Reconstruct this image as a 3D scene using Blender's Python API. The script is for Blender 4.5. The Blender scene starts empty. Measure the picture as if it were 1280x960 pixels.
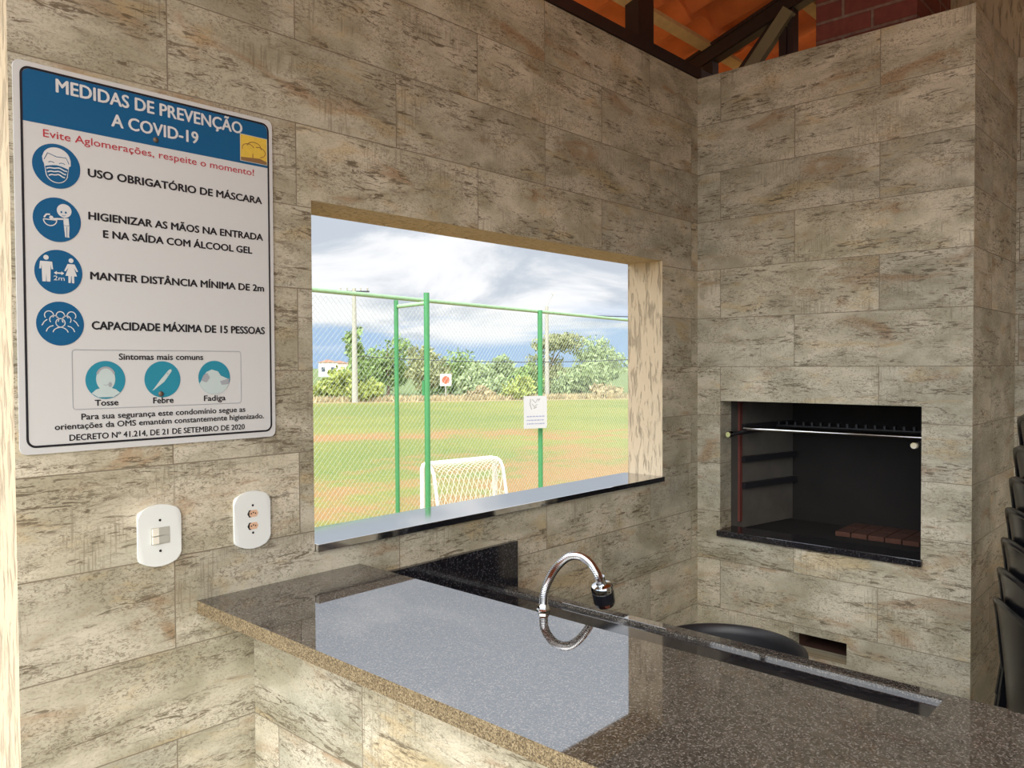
import bpy, bmesh, math, random
from mathutils import Vector, Matrix, noise as mnoise

S = bpy.context.scene
COL = S.collection
R = math.radians

# ------------------------------------------------------------------ camera
def look_axes(yaw, pitch, roll):
    cy, sy, cp, sp = math.cos(yaw), math.sin(yaw), math.cos(pitch), math.sin(pitch)
    fwd = Vector((sy * cp, cy * cp, sp)); right = Vector((cy, -sy, 0)); up = right.cross(fwd)
    cr, sr = math.cos(roll), math.sin(roll)
    return cr * right + sr * up, -sr * right + cr * up, fwd
cam_data = bpy.data.cameras.new('camera')
cam = bpy.data.objects.new('camera', cam_data); COL.objects.link(cam)
_r, _u, _f = look_axes(R(47.35), R(-1.329), R(-0.285))
_m = Matrix((_r, _u, -_f)).transposed().to_4x4(); _m.translation = Vector((-2.853, -1.619, 1.539))
cam.matrix_world = _m
cam_data.sensor_width = 36; cam_data.lens = 999.16 / 1280 * 36
cam_data.clip_start = 0.02; cam_data.clip_end = 2000
S.camera = cam

# ------------------------------------------------------------------ exposure
S.view_settings.view_transform = 'Standard'; S.view_settings.look = 'None'
S.view_settings.exposure = 0.0; S.view_settings.gamma = 1.0; S.view_settings.use_curve_mapping = False

# ------------------------------------------------------------------ node helpers
class G:
    def __init__(s, nt): s.nt = nt; nt.nodes.clear()
    def n(s, t, **k):
        nd = s.nt.nodes.new(t)
        for a, b in k.items(): setattr(nd, a, b)
        return nd
    def l(s, a, b): s.nt.links.new(a, b)
    def put(s, sock, v):
        if isinstance(v, bpy.types.NodeSocket): s.l(v, sock)
        elif v is not None: sock.default_value = v
    def math(s, op, a, b=None, c=None, clamp=False):
        nd = s.n('ShaderNodeMath', operation=op, use_clamp=clamp)
        for i, v in enumerate((a, b, c)): s.put(nd.inputs[i], v)
        return nd.outputs[0]
    def vmath(s, op, a, b=None):
        nd = s.n('ShaderNodeVectorMath', operation=op)
        s.put(nd.inputs[0], a); s.put(nd.inputs[1], b)
        return nd.outputs['Value'] if op in ('DOT_PRODUCT', 'LENGTH') else nd.outputs[0]
    def comb(s, x, y, z):
        nd = s.n('ShaderNodeCombineXYZ')
        for i, v in enumerate((x, y, z)): s.put(nd.inputs[i], v)
        return nd.outputs[0]
    def sep(s, v):
        nd = s.n('ShaderNodeSeparateXYZ'); s.put(nd.inputs[0], v); return nd.outputs
    def noise(s, vec, scale=1, detail=3, rough=.5, dist=0):
        nd = s.n('ShaderNodeTexNoise'); s.put(nd.inputs['Vector'], vec)
        nd.inputs['Scale'].default_value = scale; nd.inputs['Detail'].default_value = detail
        nd.inputs['Roughness'].default_value = rough; nd.inputs['Distortion'].default_value = dist
        return nd.outputs['Fac']
    def ramp(s, fac, lo, hi, smooth=True):
        nd = s.n('ShaderNodeMapRange'); nd.interpolation_type = 'SMOOTHSTEP' if smooth else 'LINEAR'
        s.put(nd.inputs['Value'], fac); nd.inputs['From Min'].default_value = lo; nd.inputs['From Max'].default_value = hi
        return nd.outputs['Result']
    def mix(s, f, a, b, mode='MIX'):
        nd = s.n('ShaderNodeMix', data_type='RGBA', blend_type=mode)
        s.put(nd.inputs[0], f); s.put(nd.inputs[6], c4(a)); s.put(nd.inputs[7], c4(b)); return nd.outputs[2]
def c4(c):
    if isinstance(c, (tuple, list)) and len(c) == 3: return (*c, 1.0)
    return c
def srgb(r, g, b):
    f = lambda v: v / 12.92 if v <= .04045 else ((v + .055) / 1.055) ** 2.4
    return (f(r / 255), f(g / 255), f(b / 255))
def new_mat(name):
    m = bpy.data.materials.new(name); m.use_nodes = True
    g = G(m.node_tree)
    out = g.n('ShaderNodeOutputMaterial'); b = g.n('ShaderNodeBsdfPrincipled')
    g.l(b.outputs[0], out.inputs[0])
    return m, g, b
def plain(name, col, rough=.5, metal=0., ior=1.45, var=.06, scale=14, bump=0.):
    m, g, b = new_mat(name)
    v = g.n('ShaderNodeTexCoord').outputs['Object']
    n = g.noise(v, scale, 4, .6)
    c = g.mix(n, tuple(x * (1 - var) for x in col), tuple(min(1, x * (1 + var)) for x in col))
    g.l(c, b.inputs['Base Color'])
    b.inputs['Roughness'].default_value = rough; b.inputs['Metallic'].default_value = metal; b.inputs['IOR'].default_value = ior
    if bump:
        bp = g.n('ShaderNodeBump'); bp.inputs['Strength'].default_value = bump; bp.inputs['Distance'].default_value = .002
        g.l(g.noise(v, scale * 8, 3), bp.inputs['Height']); g.l(bp.outputs[0], b.inputs['Normal'])
    return m

# ------------------------------------------------------------------ sky, sun
W = bpy.data.worlds.new('world'); S.world = W; W.use_nodes = True
g = G(W.node_tree)
d = g.n('ShaderNodeTexCoord').outputs['Generated']
X, Y, Z = g.sep(d)
zz = g.math('MAXIMUM', Z, 0.0)
den = g.math('ADD', zz, 0.30)
cv = g.comb(g.math('DIVIDE', X, den), g.math('DIVIDE', Y, den), 2.75)
n1 = g.noise(cv, 1.9, 9, .57, .5)
n2 = g.noise(g.comb(g.math('DIVIDE', X, den), g.math('DIVIDE', Y, den), 4.2), .9, 6, .55, .2)
n3 = g.noise(g.comb(g.math('MULTIPLY', X, 3.2), g.math('MULTIPLY', Y, 3.2), g.math('MULTIPLY', Z, 26)), 1.0, 5, .5)
blue = g.mix(g.ramp(zz, .0, .14), (.43, .61, .87), (.47, .63, .86))
grey = (.60, .66, .74)
white = (1.0, 1.01, 1.03)
cloud = g.mix(g.ramp(n1, .42, .60), grey, white)
cover_hi = g.ramp(n2, .10, .36)
cover_lo = g.math('MULTIPLY', g.ramp(n3, .44, .56), g.ramp(zz, .012, .04))
hi = g.ramp(zz, .045, .085)
cover = g.math('ADD', g.math('MULTIPLY', cover_hi, hi), g.math('MULTIPLY', cover_lo, g.math('SUBTRACT', 1.0, hi)), clamp=True)
sky = g.mix(cover, blue, cloud)
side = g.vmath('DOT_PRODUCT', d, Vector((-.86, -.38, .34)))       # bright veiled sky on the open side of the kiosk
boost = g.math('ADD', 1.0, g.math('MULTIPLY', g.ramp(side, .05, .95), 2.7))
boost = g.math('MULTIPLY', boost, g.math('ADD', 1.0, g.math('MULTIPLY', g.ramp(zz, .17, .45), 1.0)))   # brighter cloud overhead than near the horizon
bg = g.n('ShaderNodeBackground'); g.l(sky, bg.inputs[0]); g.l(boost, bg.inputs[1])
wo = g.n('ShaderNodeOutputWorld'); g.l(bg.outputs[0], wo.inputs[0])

sun_data = bpy.data.lights.new('sun', 'SUN'); sun_data.energy = 1.55; sun_data.angle = R(48); sun_data.color = (1, .93, .80)
sun = bpy.data.objects.new('sun', sun_data); COL.objects.link(sun)
sun.rotation_euler = Vector((.72, .46, -.58)).to_track_quat('-Z', 'Y').to_euler()

# ------------------------------------------------------------------ mesh helpers
def tag(o, label=None, cat=None, group=None, kind=None):
    if label: o['label'] = label
    if cat: o['category'] = cat
    if group: o['group'] = group
    if kind: o['kind'] = kind
    return o
def empty(name, loc=(0, 0, 0), rz=0.):
    o = bpy.data.objects.new(name, None); COL.objects.link(o); o.location = loc; o.rotation_euler.z = rz
    o.empty_display_size = .1
    return o
def build(name, bm, mats, parent=None, smooth=False):
    me = bpy.data.meshes.new(name); bm.normal_update(); bm.to_mesh(me); bm.free()
    for m in (mats if isinstance(mats, (list, tuple)) else [mats]): me.materials.append(m)
    if smooth:
        for p in me.polygons: p.use_smooth = True
        try: me.set_sharp_from_angle(angle=R(42))
        except Exception: pass
    o = bpy.data.objects.new(name, me); COL.objects.link(o)
    if parent: o.parent = parent
    return o
def BM(): return bmesh.new()
def box(bm, x0, x1, y0, y1, z0, z1, mi=0, bev=0.):
    vs = [bm.verts.new((x, y, z)) for x in (x0, x1) for y in (y0, y1) for z in (z0, z1)]
    fs = [bm.faces.new([vs[i] for i in q]) for q in ((0, 1, 3, 2), (4, 6, 7, 5), (0, 4, 5, 1), (2, 3, 7, 6), (0, 2, 6, 4), (1, 5, 7, 3))]
    for f in fs: f.material_index = mi
    if bev:
        es = list({e for f in fs for e in f.edges})
        bmesh.ops.bevel(bm, geom=es, offset=bev, segments=2, affect='EDGES', profile=.6)
    return fs
def obox(bm, c, ax, ay, az, mi=0):
    """box centred on c with half-axis vectors"""
    c, ax, ay, az = map(Vector, (c, ax, ay, az))
    vs = [bm.verts.new(c + a * ax + b * ay + e * az) for a in (-1, 1) for b in (-1, 1) for e in (-1, 1)]
    for q in ((0, 1, 3, 2), (4, 6, 7, 5), (0, 4, 5, 1), (2, 3, 7, 6), (0, 2, 6, 4), (1, 5, 7, 3)):
        bm.faces.new([vs[i] for i in q]).material_index = mi
def bar(bm, a, b, w, h, up=(0, 0, 1), mi=0):
    a, b = Vector(a), Vector(b); t = (b - a).normalized(); s = t.cross(Vector(up)).normalized(); u = s.cross(t)
    obox(bm, (a + b) / 2, (b - a) / 2, s * w / 2, u * h / 2, mi)
def tube(bm, pts, r, seg=8, cap=True, mi=0):
    pts = [Vector(p) for p in pts]; n = len(pts)
    rs = r if isinstance(r, (list, tuple)) else [r] * n
    t0 = (pts[1] - pts[0]).normalized()
    nrm = t0.orthogonal().normalized(); rings = []
    for i, p in enumerate(pts):
        t = (pts[min(i + 1, n - 1)] - pts[max(i - 1, 0)]).normalized()
        nrm = (nrm - t * nrm.dot(t)).normalized(); b = t.cross(nrm)
        rings.append([bm.verts.new(p + (nrm * math.cos(k * 2 * math.pi / seg) + b * math.sin(k * 2 * math.pi / seg)) * rs[i]) for k in range(seg)])
    for i in range(n - 1):
        for k in range(seg):
            f = bm.faces.new((rings[i][k], rings[i][(k + 1) % seg], rings[i + 1][(k + 1) % seg], rings[i + 1][k])); f.material_index = mi
    if cap:
        bm.faces.new(rings[0][::-1]).material_index = mi; bm.faces.new(rings[-1]).material_index = mi
def lathe(bm, prof, c=(0, 0, 0), seg=32, axis='z', mi=0):
    c = Vector(c); rings = []
    for r, h in prof:
        ring = []
        for k in range(seg):
            a = 2 * math.pi * k / seg
            if axis == 'z': v = Vector((r * math.cos(a), r * math.sin(a), h))
            elif axis == 'y': v = Vector((r * math.cos(a), h, r * math.sin(a)))
            else: v = Vector((h, r * math.cos(a), r * math.sin(a)))
            ring.append(bm.verts.new(c + v))
        rings.append(ring)
    for i in range(len(rings) - 1):
        for k in range(seg):
            bm.faces.new((rings[i][k], rings[i][(k + 1) % seg], rings[i + 1][(k + 1) % seg], rings[i + 1][k])).material_index = mi
    for ring, (r, h) in ((rings[0], prof[0]), (rings[-1], prof[-1])):
        if r > 1e-5: bm.faces.new(ring).material_index = mi
def prism(bm, pts, y0, y1, bev=0., mi=0):
    """polygon in x,z extruded from y0 (front) to y1"""
    a = [bm.verts.new((x, y0, z)) for x, z in pts]; b = [bm.verts.new((x, y1, z)) for x, z in pts]
    n = len(pts)
    f = bm.faces.new(a); bm.faces.new(b[::-1])
    for i in range(n): bm.faces.new((a[i], b[i], b[(i + 1) % n], a[(i + 1) % n]))
    if bev: bmesh.ops.bevel(bm, geom=list(f.edges), offset=bev, segments=3, affect='EDGES', profile=.5)
    for q in bm.faces: q.material_index = mi
def rrect(x0, x1, z0, z1, r, seg=6):
    pts = []
    for cx, cz, a0 in ((x1 - r, z0 + r, -90), (x1 - r, z1 - r, 0), (x0 + r, z1 - r, 90), (x0 + r, z0 + r, 180)):
        for k in range(seg + 1):
            a = R(a0 + 90 * k / seg); pts.append((cx + r * math.cos(a), cz + r * math.sin(a)))
    return pts
def recalc(bm): bmesh.ops.recalc_face_normals(bm, faces=bm.faces[:])

# ------------------------------------------------------------------ materials
ROW, TOP = .19, 2.67
def tile_material(name, tint=(1, 1, 1)):
    """rustic travertine plank tiles, 59 x 19 cm, half-bond"""
    m, g, b = new_mat(name)
    P = g.n('ShaderNodeTexCoord').outputs['Object']; N = g.n('ShaderNodeNewGeometry').outputs['Normal']
    x, y, z = g.sep(P); nx, ny, nz = g.sep(N)
    sel = g.math('GREATER_THAN', g.math('ABSOLUTE', nx), .5)
    u = g.math('ADD', g.math('MULTIPLY', sel, g.math('SUBTRACT', y, .196)), g.math('MULTIPLY', g.math('SUBTRACT', 1.0, sel), g.math('ADD', x, .05)))
    u = g.math('ADD', u, 59.2)
    v = g.math('ADD', z, 15 * ROW - TOP + 10 * ROW)
    bt = g.n('ShaderNodeTexBrick', offset=.5, offset_frequency=2, squash=1, squash_frequency=1)
    g.l(g.comb(u, v, 0), bt.inputs['Vector'])
    for k, val in (('Scale', 1.), ('Mortar Size', .0014), ('Mortar Smooth', .25), ('Bias', 0.), ('Brick Width', .592), ('Row Height', ROW)):
        bt.inputs[k].default_value = val
    bt.inputs['Color1'].default_value = (0, 0, 0, 1); bt.inputs['Color2'].default_value = (1, 1, 1, 1); bt.inputs['Mortar'].default_value = (.5, .5, .5, 1)
    rnd = g.sep(bt.outputs['Color'])[0]; mortar = bt.outputs['Fac']
    pu = g.math('ADD', u, g.math('MULTIPLY', rnd, 37.)); pv = g.math('ADD', v, g.math('MULTIPLY', rnd, 23.))
    def nz_(su, sv, off, detail, rough=.55, dist=0.):
        return g.noise(g.comb(g.math('MULTIPLY', pu, su), g.math('MULTIPLY', pv, sv), off), 1., detail, rough, dist)
    blotch = nz_(5, 9, 1, 5, .6, .4)
    base = g.mix(g.ramp(blotch, .32, .70), (.338, .313, .218), (.582, .538, .418))
    rust = g.ramp(nz_(3, 8, 5, 5, .65, .8), .55, .70)
    base = g.mix(g.math('MULTIPLY', rust, .72), base, (.32, .195, .095))
    ochre = g.ramp(nz_(4, 11, 7, 5, .65, .6), .54, .68)
    base = g.mix(g.math('MULTIPLY', ochre, .45), base, (.50, .36, .16))
    grn = g.ramp(nz_(2.2, 6, 9, 3, .5), .55, .72)
    base = g.mix(g.math('MULTIPLY', grn, .35), base, (.36, .37, .30))
    base = g.mix(1., base, g.mix(rnd, (.86, .86, .86), (1.08, 1.06, 1.04)), 'MULTIPLY')
    # long dark streaks in bands, worm-like speckle and vertical comb strokes, each in its own patches
    band = g.ramp(nz_(3.2, 15, 21, 3, .55, .5), .46, .58)
    streak = g.math('MULTIPLY', g.ramp(nz_(20, 105, 23, 6, .75, .9), .52, .575), band)
    spk_m = g.ramp(nz_(6, 13, 31, 4, .6, .3), .36, .56)
    speck = g.math('MULTIPLY', g.ramp(nz_(95, 190, 33, 4, .65, 1.3), .50, .60), spk_m)
    cmb_m = g.ramp(nz_(4.2, 5, 41, 2, .5), .56, .60)
    combs = g.math('MULTIPLY', g.ramp(nz_(190, 9, 43, 5, .7, .25), .52, .58), cmb_m)
    fine = g.ramp(nz_(150, 260, 51, 2, .6), .50, .70)
    marks = g.math('MAXIMUM', g.math('MULTIPLY', streak, .88), g.math('MAXIMUM', g.math('MULTIPLY', speck, .66), g.math('MULTIPLY', combs, .45)))
    marks = g.math('MAXIMUM', marks, g.math('MULTIPLY', fine, .36))
    col = g.mix(marks, base, (.10, .075, .042))
    col = g.mix(g.math('MULTIPLY', mortar, .8), col, (.13, .10, .065))
    col = g.mix(1., col, (*tint, 1.), 'MULTIPLY')
    g.l(col, b.inputs['Base Color']); b.inputs['Roughness'].default_value = .5
    h = g.math('SUBTRACT', 1., g.math('ADD', g.math('MULTIPLY', marks, .35), mortar, clamp=True))
    bp = g.n('ShaderNodeBump'); bp.inputs['Strength'].default_value = .35; bp.inputs['Distance'].default_value = .0015
    g.l(h, bp.inputs['Height']); g.l(bp.outputs[0], b.inputs['Normal'])
    return m
TILE = tile_material('travertine_plank_tile')

def plaster_material(name, col):
    m, g, b = new_mat(name)
    P = g.n('ShaderNodeTexCoord').outputs['Object']; x, y, z = g.sep(P)
    n = g.noise(g.comb(g.math('MULTIPLY', x, 75), g.math('MULTIPLY', y, 75), g.math('MULTIPLY', z, 13)), 1., 4, .6, .6)
    k = g.ramp(n, .50, .68)
    c = g.mix(g.math('MULTIPLY', k, .55), col, tuple(v * .55 for v in col))
    g.l(c, b.inputs['Base Color']); b.inputs['Roughness'].default_value = .9
    bp = g.n('ShaderNodeBump'); bp.inputs['Strength'].default_value = .8; bp.inputs['Distance'].default_value = .006
    g.l(g.math('SUBTRACT', 1., k), bp.inputs['Height']); g.l(bp.outputs[0], b.inputs['Normal'])
    return m
PLASTER = plaster_material('combed_cream_plaster', (.53, .435, .30))
PLASTER_DIM = plaster_material('plain_beige_plaster', (.46, .37, .24))

def granite(name, dark, mid, light, rough, ior, amount=.5, scale=260):
    m, g, b = new_mat(name)
    P = g.n('ShaderNodeTexCoord').outputs['Object']
    v1 = g.n('ShaderNodeTexVoronoi'); g.l(P, v1.inputs['Vector']); v1.inputs['Scale'].default_value = scale
    r = g.sep(v1.outputs['Color'])[0]
    n = g.noise(P, scale * .55, 4, .65)
    f = g.math('ADD', g.math('MULTIPLY', r, .6), g.math('MULTIPLY', n, .5))
    c = g.mix(g.ramp(f, .30, .62), dark, mid)
    c = g.mix(g.math('MULTIPLY', g.ramp(f, .66, .84), amount), c, light)
    big = g.noise(P, 3.5, 4, .6)
    c = g.mix(1., c, g.mix(big, (.82, .80, .78), (1.16, 1.12, 1.05)), 'MULTIPLY')
    g.l(c, b.inputs['Base Color']); b.inputs['Roughness'].default_value = rough; b.inputs['IOR'].default_value = ior
    return m
GRANITE = granite('brown_polished_granite', (.02, .018, .016), (.078, .071, .062), (.22, .205, .185), .03, 2.5, .85, 480)
GRANITE_RAW = granite('unpolished_granite_edge', (.07, .05, .026), (.19, .145, .08), (.36, .30, .19), .7, 1.45, .6, 520)
BLACK_GRANITE = granite('black_granite', (.006, .006, .008), (.016, .016, .020), (.08, .08, .09), .07, 1.6, .5)
DARK_GRANITE = granite('dark_grey_granite', (.08, .073, .066), (.23, .21, .19), (.42, .40, .36), .16, 1.8, .7, 500)

WHITE_PLASTIC = plain('white_plastic', (.66, .68, .64), .35, var=.03)
CREAM_PLASTIC = plain('cream_plastic', (.86, .83, .70), .3, var=.02)
GREY_PLASTIC = plain('grey_plastic', (.42, .42, .36), .4)
SOCKET = plain('socket_face', (.62, .40, .26), .5)
HOLE = plain('dark_hole', (.015, .013, .012), .8)
CHROME = plain('chrome', (.56, .56, .56), .10, 1., var=.04)
STEEL = plain('brushed_steel', (.62, .62, .61), .28, 1.)
BLACK_PLASTIC = plain('glossy_black_plastic', (.007, .0075, .010), .25, ior=1.5, var=.2)
MATT_BLACK = plain('matt_black_plastic', (.014, .014, .016), .42, var=.25)
DARK_STEEL = plain('dark_brown_painted_steel', (.030, .016, .014), .45, var=.3)
GREY_STEEL = plain('grey_primed_steel', (.085, .085, .095), .45, var=.2)
OLIVE_STEEL = plain('olive_grey_painted_steel', (.20, .17, .10), .5, var=.15)
PINE = plain('pine_batten', (.62, .42, .20), .6, var=.25, scale=30)
CLAY = plain('terracotta_clay', (.62, .165, .045), .75, var=.35, scale=9, bump=.3)
GREEN_PAINT = plain('green_painted_pipe', (.055, .235, .085), .4, var=.15)
GREEN_RAIL = plain('pale_green_painted_pipe', (.26, .42, .23), .45, var=.2)
WIRE = plain('green_coated_wire', (.42, .50, .42), .5, var=.15)
WHITE_PAINT = plain('white_painted_pipe', (.70, .67, .58), .45, var=.05)
NET = plain('white_net_cord', (.66, .63, .50), .8, var=.1)
BARK = plain('brown_bark', (.17, .12, .075), .9, var=.4)
CONCRETE_POST = plain('pale_concrete', (.36, .34, .28), .85, var=.12)
CONCRETE = plain('grey_concrete_floor', (.46, .42, .35), .8, var=.2, scale=5)
DARK_CABLE = plain('black_cable', (.03, .03, .035), .6)
SOOT = plain('soot_blackened_brick', (.010, .008, .0065), .9, var=.6, scale=9)
SOOT_GREY = plain('smoke_stained_cement', (.075, .066, .054), .9, var=.4, scale=11)
RED_PAINT = plain('red_oxide_steel', (.13, .035, .025), .55, var=.3)
FIRE_BRICK_M = plain('reddish_firebrick', (.075, .030, .018), .9, var=.4, scale=16)

def brick_material():
    m, g, b = new_mat('dark_red_brick')
    P = g.n('ShaderNodeTexCoord').outputs['Object']; N = g.n('ShaderNodeNewGeometry').outputs['Normal']
    x, y, z = g.sep(P); nx = g.sep(N)[0]
    sel = g.math('GREATER_THAN', g.math('ABSOLUTE', nx), .5)
    u = g.math('ADD', g.math('MULTIPLY', sel, y), g.math('MULTIPLY', g.math('SUBTRACT', 1., sel), x))
    bt = g.n('ShaderNodeTexBrick'); g.l(g.comb(g.math('ADD', u, 10.03), g.math('ADD', z, .045), 0), bt.inputs['Vector'])
    for k, v in (('Scale', 1.), ('Mortar Size', .006), ('Mortar Smooth', .2), ('Brick Width', .20), ('Row Height', .067)): bt.inputs[k].default_value = v
    bt.inputs['Color1'].default_value = (.16, .032, .022, 1); bt.inputs['Color2'].default_value = (.21, .05, .03, 1); bt.inputs['Mortar'].default_value = (.23, .17, .13, 1)
    g.l(g.mix(g.noise(P, 40, 4), bt.outputs['Color'], (.09, .02, .016)), b.inputs['Base Color'])
    b.inputs['Roughness'].default_value = .85
    bp = g.n('ShaderNodeBump'); bp.inputs['Distance'].default_value = .006; bp.invert = True
    g.l(bt.outputs['Fac'], bp.inputs['Height']); g.l(bp.outputs[0], b.inputs['Normal'])
    return m
BRICK = brick_material()

def ground_material():
    m, g, b = new_mat('patchy_grass_and_red_soil')
    P = g.n('ShaderNodeTexCoord').outputs['Object']; x, y, z = g.sep(P)
    big = g.noise(P, .11, 5, .6); med = g.noise(P, .7, 5, .65); fine = g.noise(P, 9, 4, .7)
    grass = g.mix(g.ramp(big, .35, .65), (.105, .150, .016), (.180, .190, .026))
    grass = g.mix(g.math('MULTIPLY', g.ramp(fine, .40, .68), .55), grass, (.27, .225, .048))
    # how far from the fence: soil near it, grass in the middle, a dirt strip along the trees
    s = g.math('SUBTRACT', y, g.math('MULTIPLY', x, .141))
    near = g.math('SUBTRACT', 1., g.ramp(s, 4.0, 15.5))
    soil_f = g.ramp(g.math('ADD', med, g.math('MULTIPLY', near, .30)), .56, .80)
    dist = g.math('ADD', g.math('MULTIPLY', x, .598), g.math('MULTIPLY', y, .801))     # across the field, towards the trees
    wob = g.math('MULTIPLY', g.math('SUBTRACT', big, .5), 9.)
    def strip(c, w): return g.math('SUBTRACT', 1., g.ramp(g.math('ABSOLUTE', g.math('SUBTRACT', g.math('ADD', dist, wob), c)), w * .3, w))
    along = g.math('SUBTRACT', g.math('MULTIPLY', x, .801), g.math('MULTIPLY', y, .598))
    track = g.math('MULTIPLY', strip(23.5, 2.6), g.ramp(g.math('ADD', med, g.math('MULTIPLY', g.math('SUBTRACT', 1., g.ramp(along, -8., 6.)), .25)), .42, .62))
    edge = g.ramp(g.math('ADD', dist, g.math('MULTIPLY', wob, .1)), 47.2, 48.2)
    soil = g.mix(fine, (.27, .10, .032), (.33, .175, .065))
    c = g.mix(g.math('MULTIPLY', soil_f, .75), grass, soil)
    c = g.mix(g.math('MULTIPLY', track, .8), c, soil)
    far_ = g.ramp(dist, 51., 58.)
    c = g.mix(edge, c, g.mix(med, (.32, .20, .10), (.25, .22, .09)))
    c = g.mix(far_, c, (.13, .17, .05))
    g.l(c, b.inputs['Base Color']); b.inputs['Roughness'].default_value = .95
    bp = g.n('ShaderNodeBump'); bp.inputs['Distance'].default_value = .05; bp.inputs['Strength'].default_value = .5
    g.l(fine, bp.inputs['Height']); g.l(bp.outputs[0], b.inputs['Normal'])
    return m

# ================================================================== SETTING
GZ = -.75
bm = BM()
bmesh.ops.create_grid(bm, x_segments=60, y_segments=60, size=700)
for v in bm.verts: v.co.z = GZ
tag(build('ground', bm, ground_material()), 'playing field of patchy green grass and red soil outside', 'ground', kind='structure')

bm = BM(); box(bm, -4.2, 2.2, -4.8, .155, GZ - .1, 0)
tag(build('floor', bm, CONCRETE), 'raised concrete kiosk floor', 'floor', kind='structure')

def paint_faces(bm, rule):
    bm.normal_update()
    for f in bm.faces: f.material_index = rule(f)
# wall with the serving window; tile inside, combed plaster on its ends, reveals and outside
WX0, WX1, WZ0, WZ1 = -1.787, -.261, 1.100, 1.928
XL = -2.407
bm = BM()
xs = [XL, WX0, WX1, .62]; zs = [0, WZ0, WZ1, TOP]
def gridwall(bm, us, vs, mk, t0, t1, skip):
    """tiled wall from a grid of cells with the skipped cells left open"""
    n, k = len(us), len(vs); A = {}; 
    for i, a in enumerate(us):
        for j, c in enumerate(vs):
            A[i, j, 0] = bm.verts.new(mk(a, t0, c)); A[i, j, 1] = bm.verts.new(mk(a, t1, c))
    solid = lambda i, j: 0 <= i < n - 1 and 0 <= j < k - 1 and (i, j) not in skip
    for i in range(n - 1):
        for j in range(k - 1):
            if not solid(i, j): continue
            for s in (0, 1): bm.faces.new([A[i, j, s], A[i + 1, j, s], A[i + 1, j + 1, s], A[i, j + 1, s]])
            for (di, dj, a, b_) in ((-1, 0, (i, j), (i, j + 1)), (1, 0, (i + 1, j), (i + 1, j + 1)), (0, -1, (i, j), (i + 1, j)), (0, 1, (i, j + 1), (i + 1, j + 1))):
                if not solid(i + di, j + dj): bm.faces.new([A[a + (0,)], A[b_ + (0,)], A[b_ + (1,)], A[a + (1,)]])
    bmesh.ops.remove_doubles(bm, verts=bm.verts[:], dist=1e-6); recalc(bm)
gridwall(bm, xs, zs, lambda a, t, c: (a, t, c), 0, .155, {(1, 1)})
paint_faces(bm, lambda f: 0 if f.normal.y < -.5 else 1)
tag(build('wall_left', bm, [TILE, PLASTER]), 'tiled wall with an unglazed serving window', 'wall', kind='structure')

# barbecue block: tiled masonry with the fire opening and a small ash opening
FY0, FY1, FZ0, FZ1 = -.828, -.099, .870, 1.397
AY0, AY1, AZ0, AZ1 = -.589, -.380, .476, .552
PY = -.977
bm = BM()
gridwall(bm, [PY, FY0, AY0, AY1, FY1, 0], [0, AZ0, AZ1, FZ0, FZ1, TOP], lambda a, t, c: (t, a, c), 0, .09,
         {(1, 3), (2, 3), (3, 3), (2, 1)})
box(bm, .0901, .62, PY, PY + .07, 0, TOP); box(bm, .555, .619, PY + .0701, 0, 0, TOP)
box(bm, .0902, .554, PY + .0702, -.001, TOP - .05, TOP - .001)
recalc(bm)
tag(build('wall_right', bm, TILE), 'tiled barbecue block beside the window wall', 'wall', kind='structure')

# wall behind the chairs: tiled below, plain plaster above
bm = BM(); box(bm, .62, .76, -4.75, PY + .02, 0, TOP)
box(bm, .64, .74, -4.75, -.58, TOP, 3.12, 1)
tag(build('wall_back', bm, [TILE, PLASTER_DIM]), 'wall beyond the barbecue block', 'wall', kind='structure')

bm = BM(); box(bm, -2.2, .62, -4.75, -4.6, 0, TOP)  # unseen wall behind the camera, added to darken the right side
tag(build('wall_rear_shade', bm, TILE), 'unseen tiled rear wall added to shade the right of the kiosk', 'wall', kind='structure')

# roof: clay pan tiles on two slopes
EAVE_Y, RIDGE_Y = .75, -1.9
def roof_z(y): return TOP + .26 - .33 * y if y > RIDGE_Y else TOP + .26 - .33 * (2 * RIDGE_Y - y)
bm = BM()
per, nx_ = .21, 8
x0, x1 = -3.6, 2.3
nxs = int((x1 - x0) / per * nx_)
ys = []
course = .36
y = EAVE_Y
rows = []; prev = None
while y > -4.4:
    rows.append((y, max(y - course, -4.4))); y -= course
for (ya, yb) in rows:
    down = ya > RIDGE_Y
    for t in (0, 1):
        yy = ya + (yb - ya) * t
        ring = []
        for i in range(nxs + 1):
            xx = x0 + (x1 - x0) * i / nxs
            ph = (xx / per) % 1.
            w = abs(math.sin(math.pi * ph)) * .055
            lip = (.0 if t == 0 else .028) if down else (.028 if t == 0 else .0)
            ring.append(bm.verts.new((xx, yy, roof_z(yy) + w - lip + .01)))
        if prev:
            for i in range(nxs): bm.faces.new((prev[i], prev[i + 1], ring[i + 1], ring[i]))
        prev = ring
recalc(bm)
ro = build('ceiling', bm, CLAY, smooth=True)
sd = ro.modifiers.new('thickness', 'SOLIDIFY'); sd.thickness = .012; sd.offset = 1
tag(ro, 'underside of the orange clay tile roof', 'roof', kind='structure')

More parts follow.
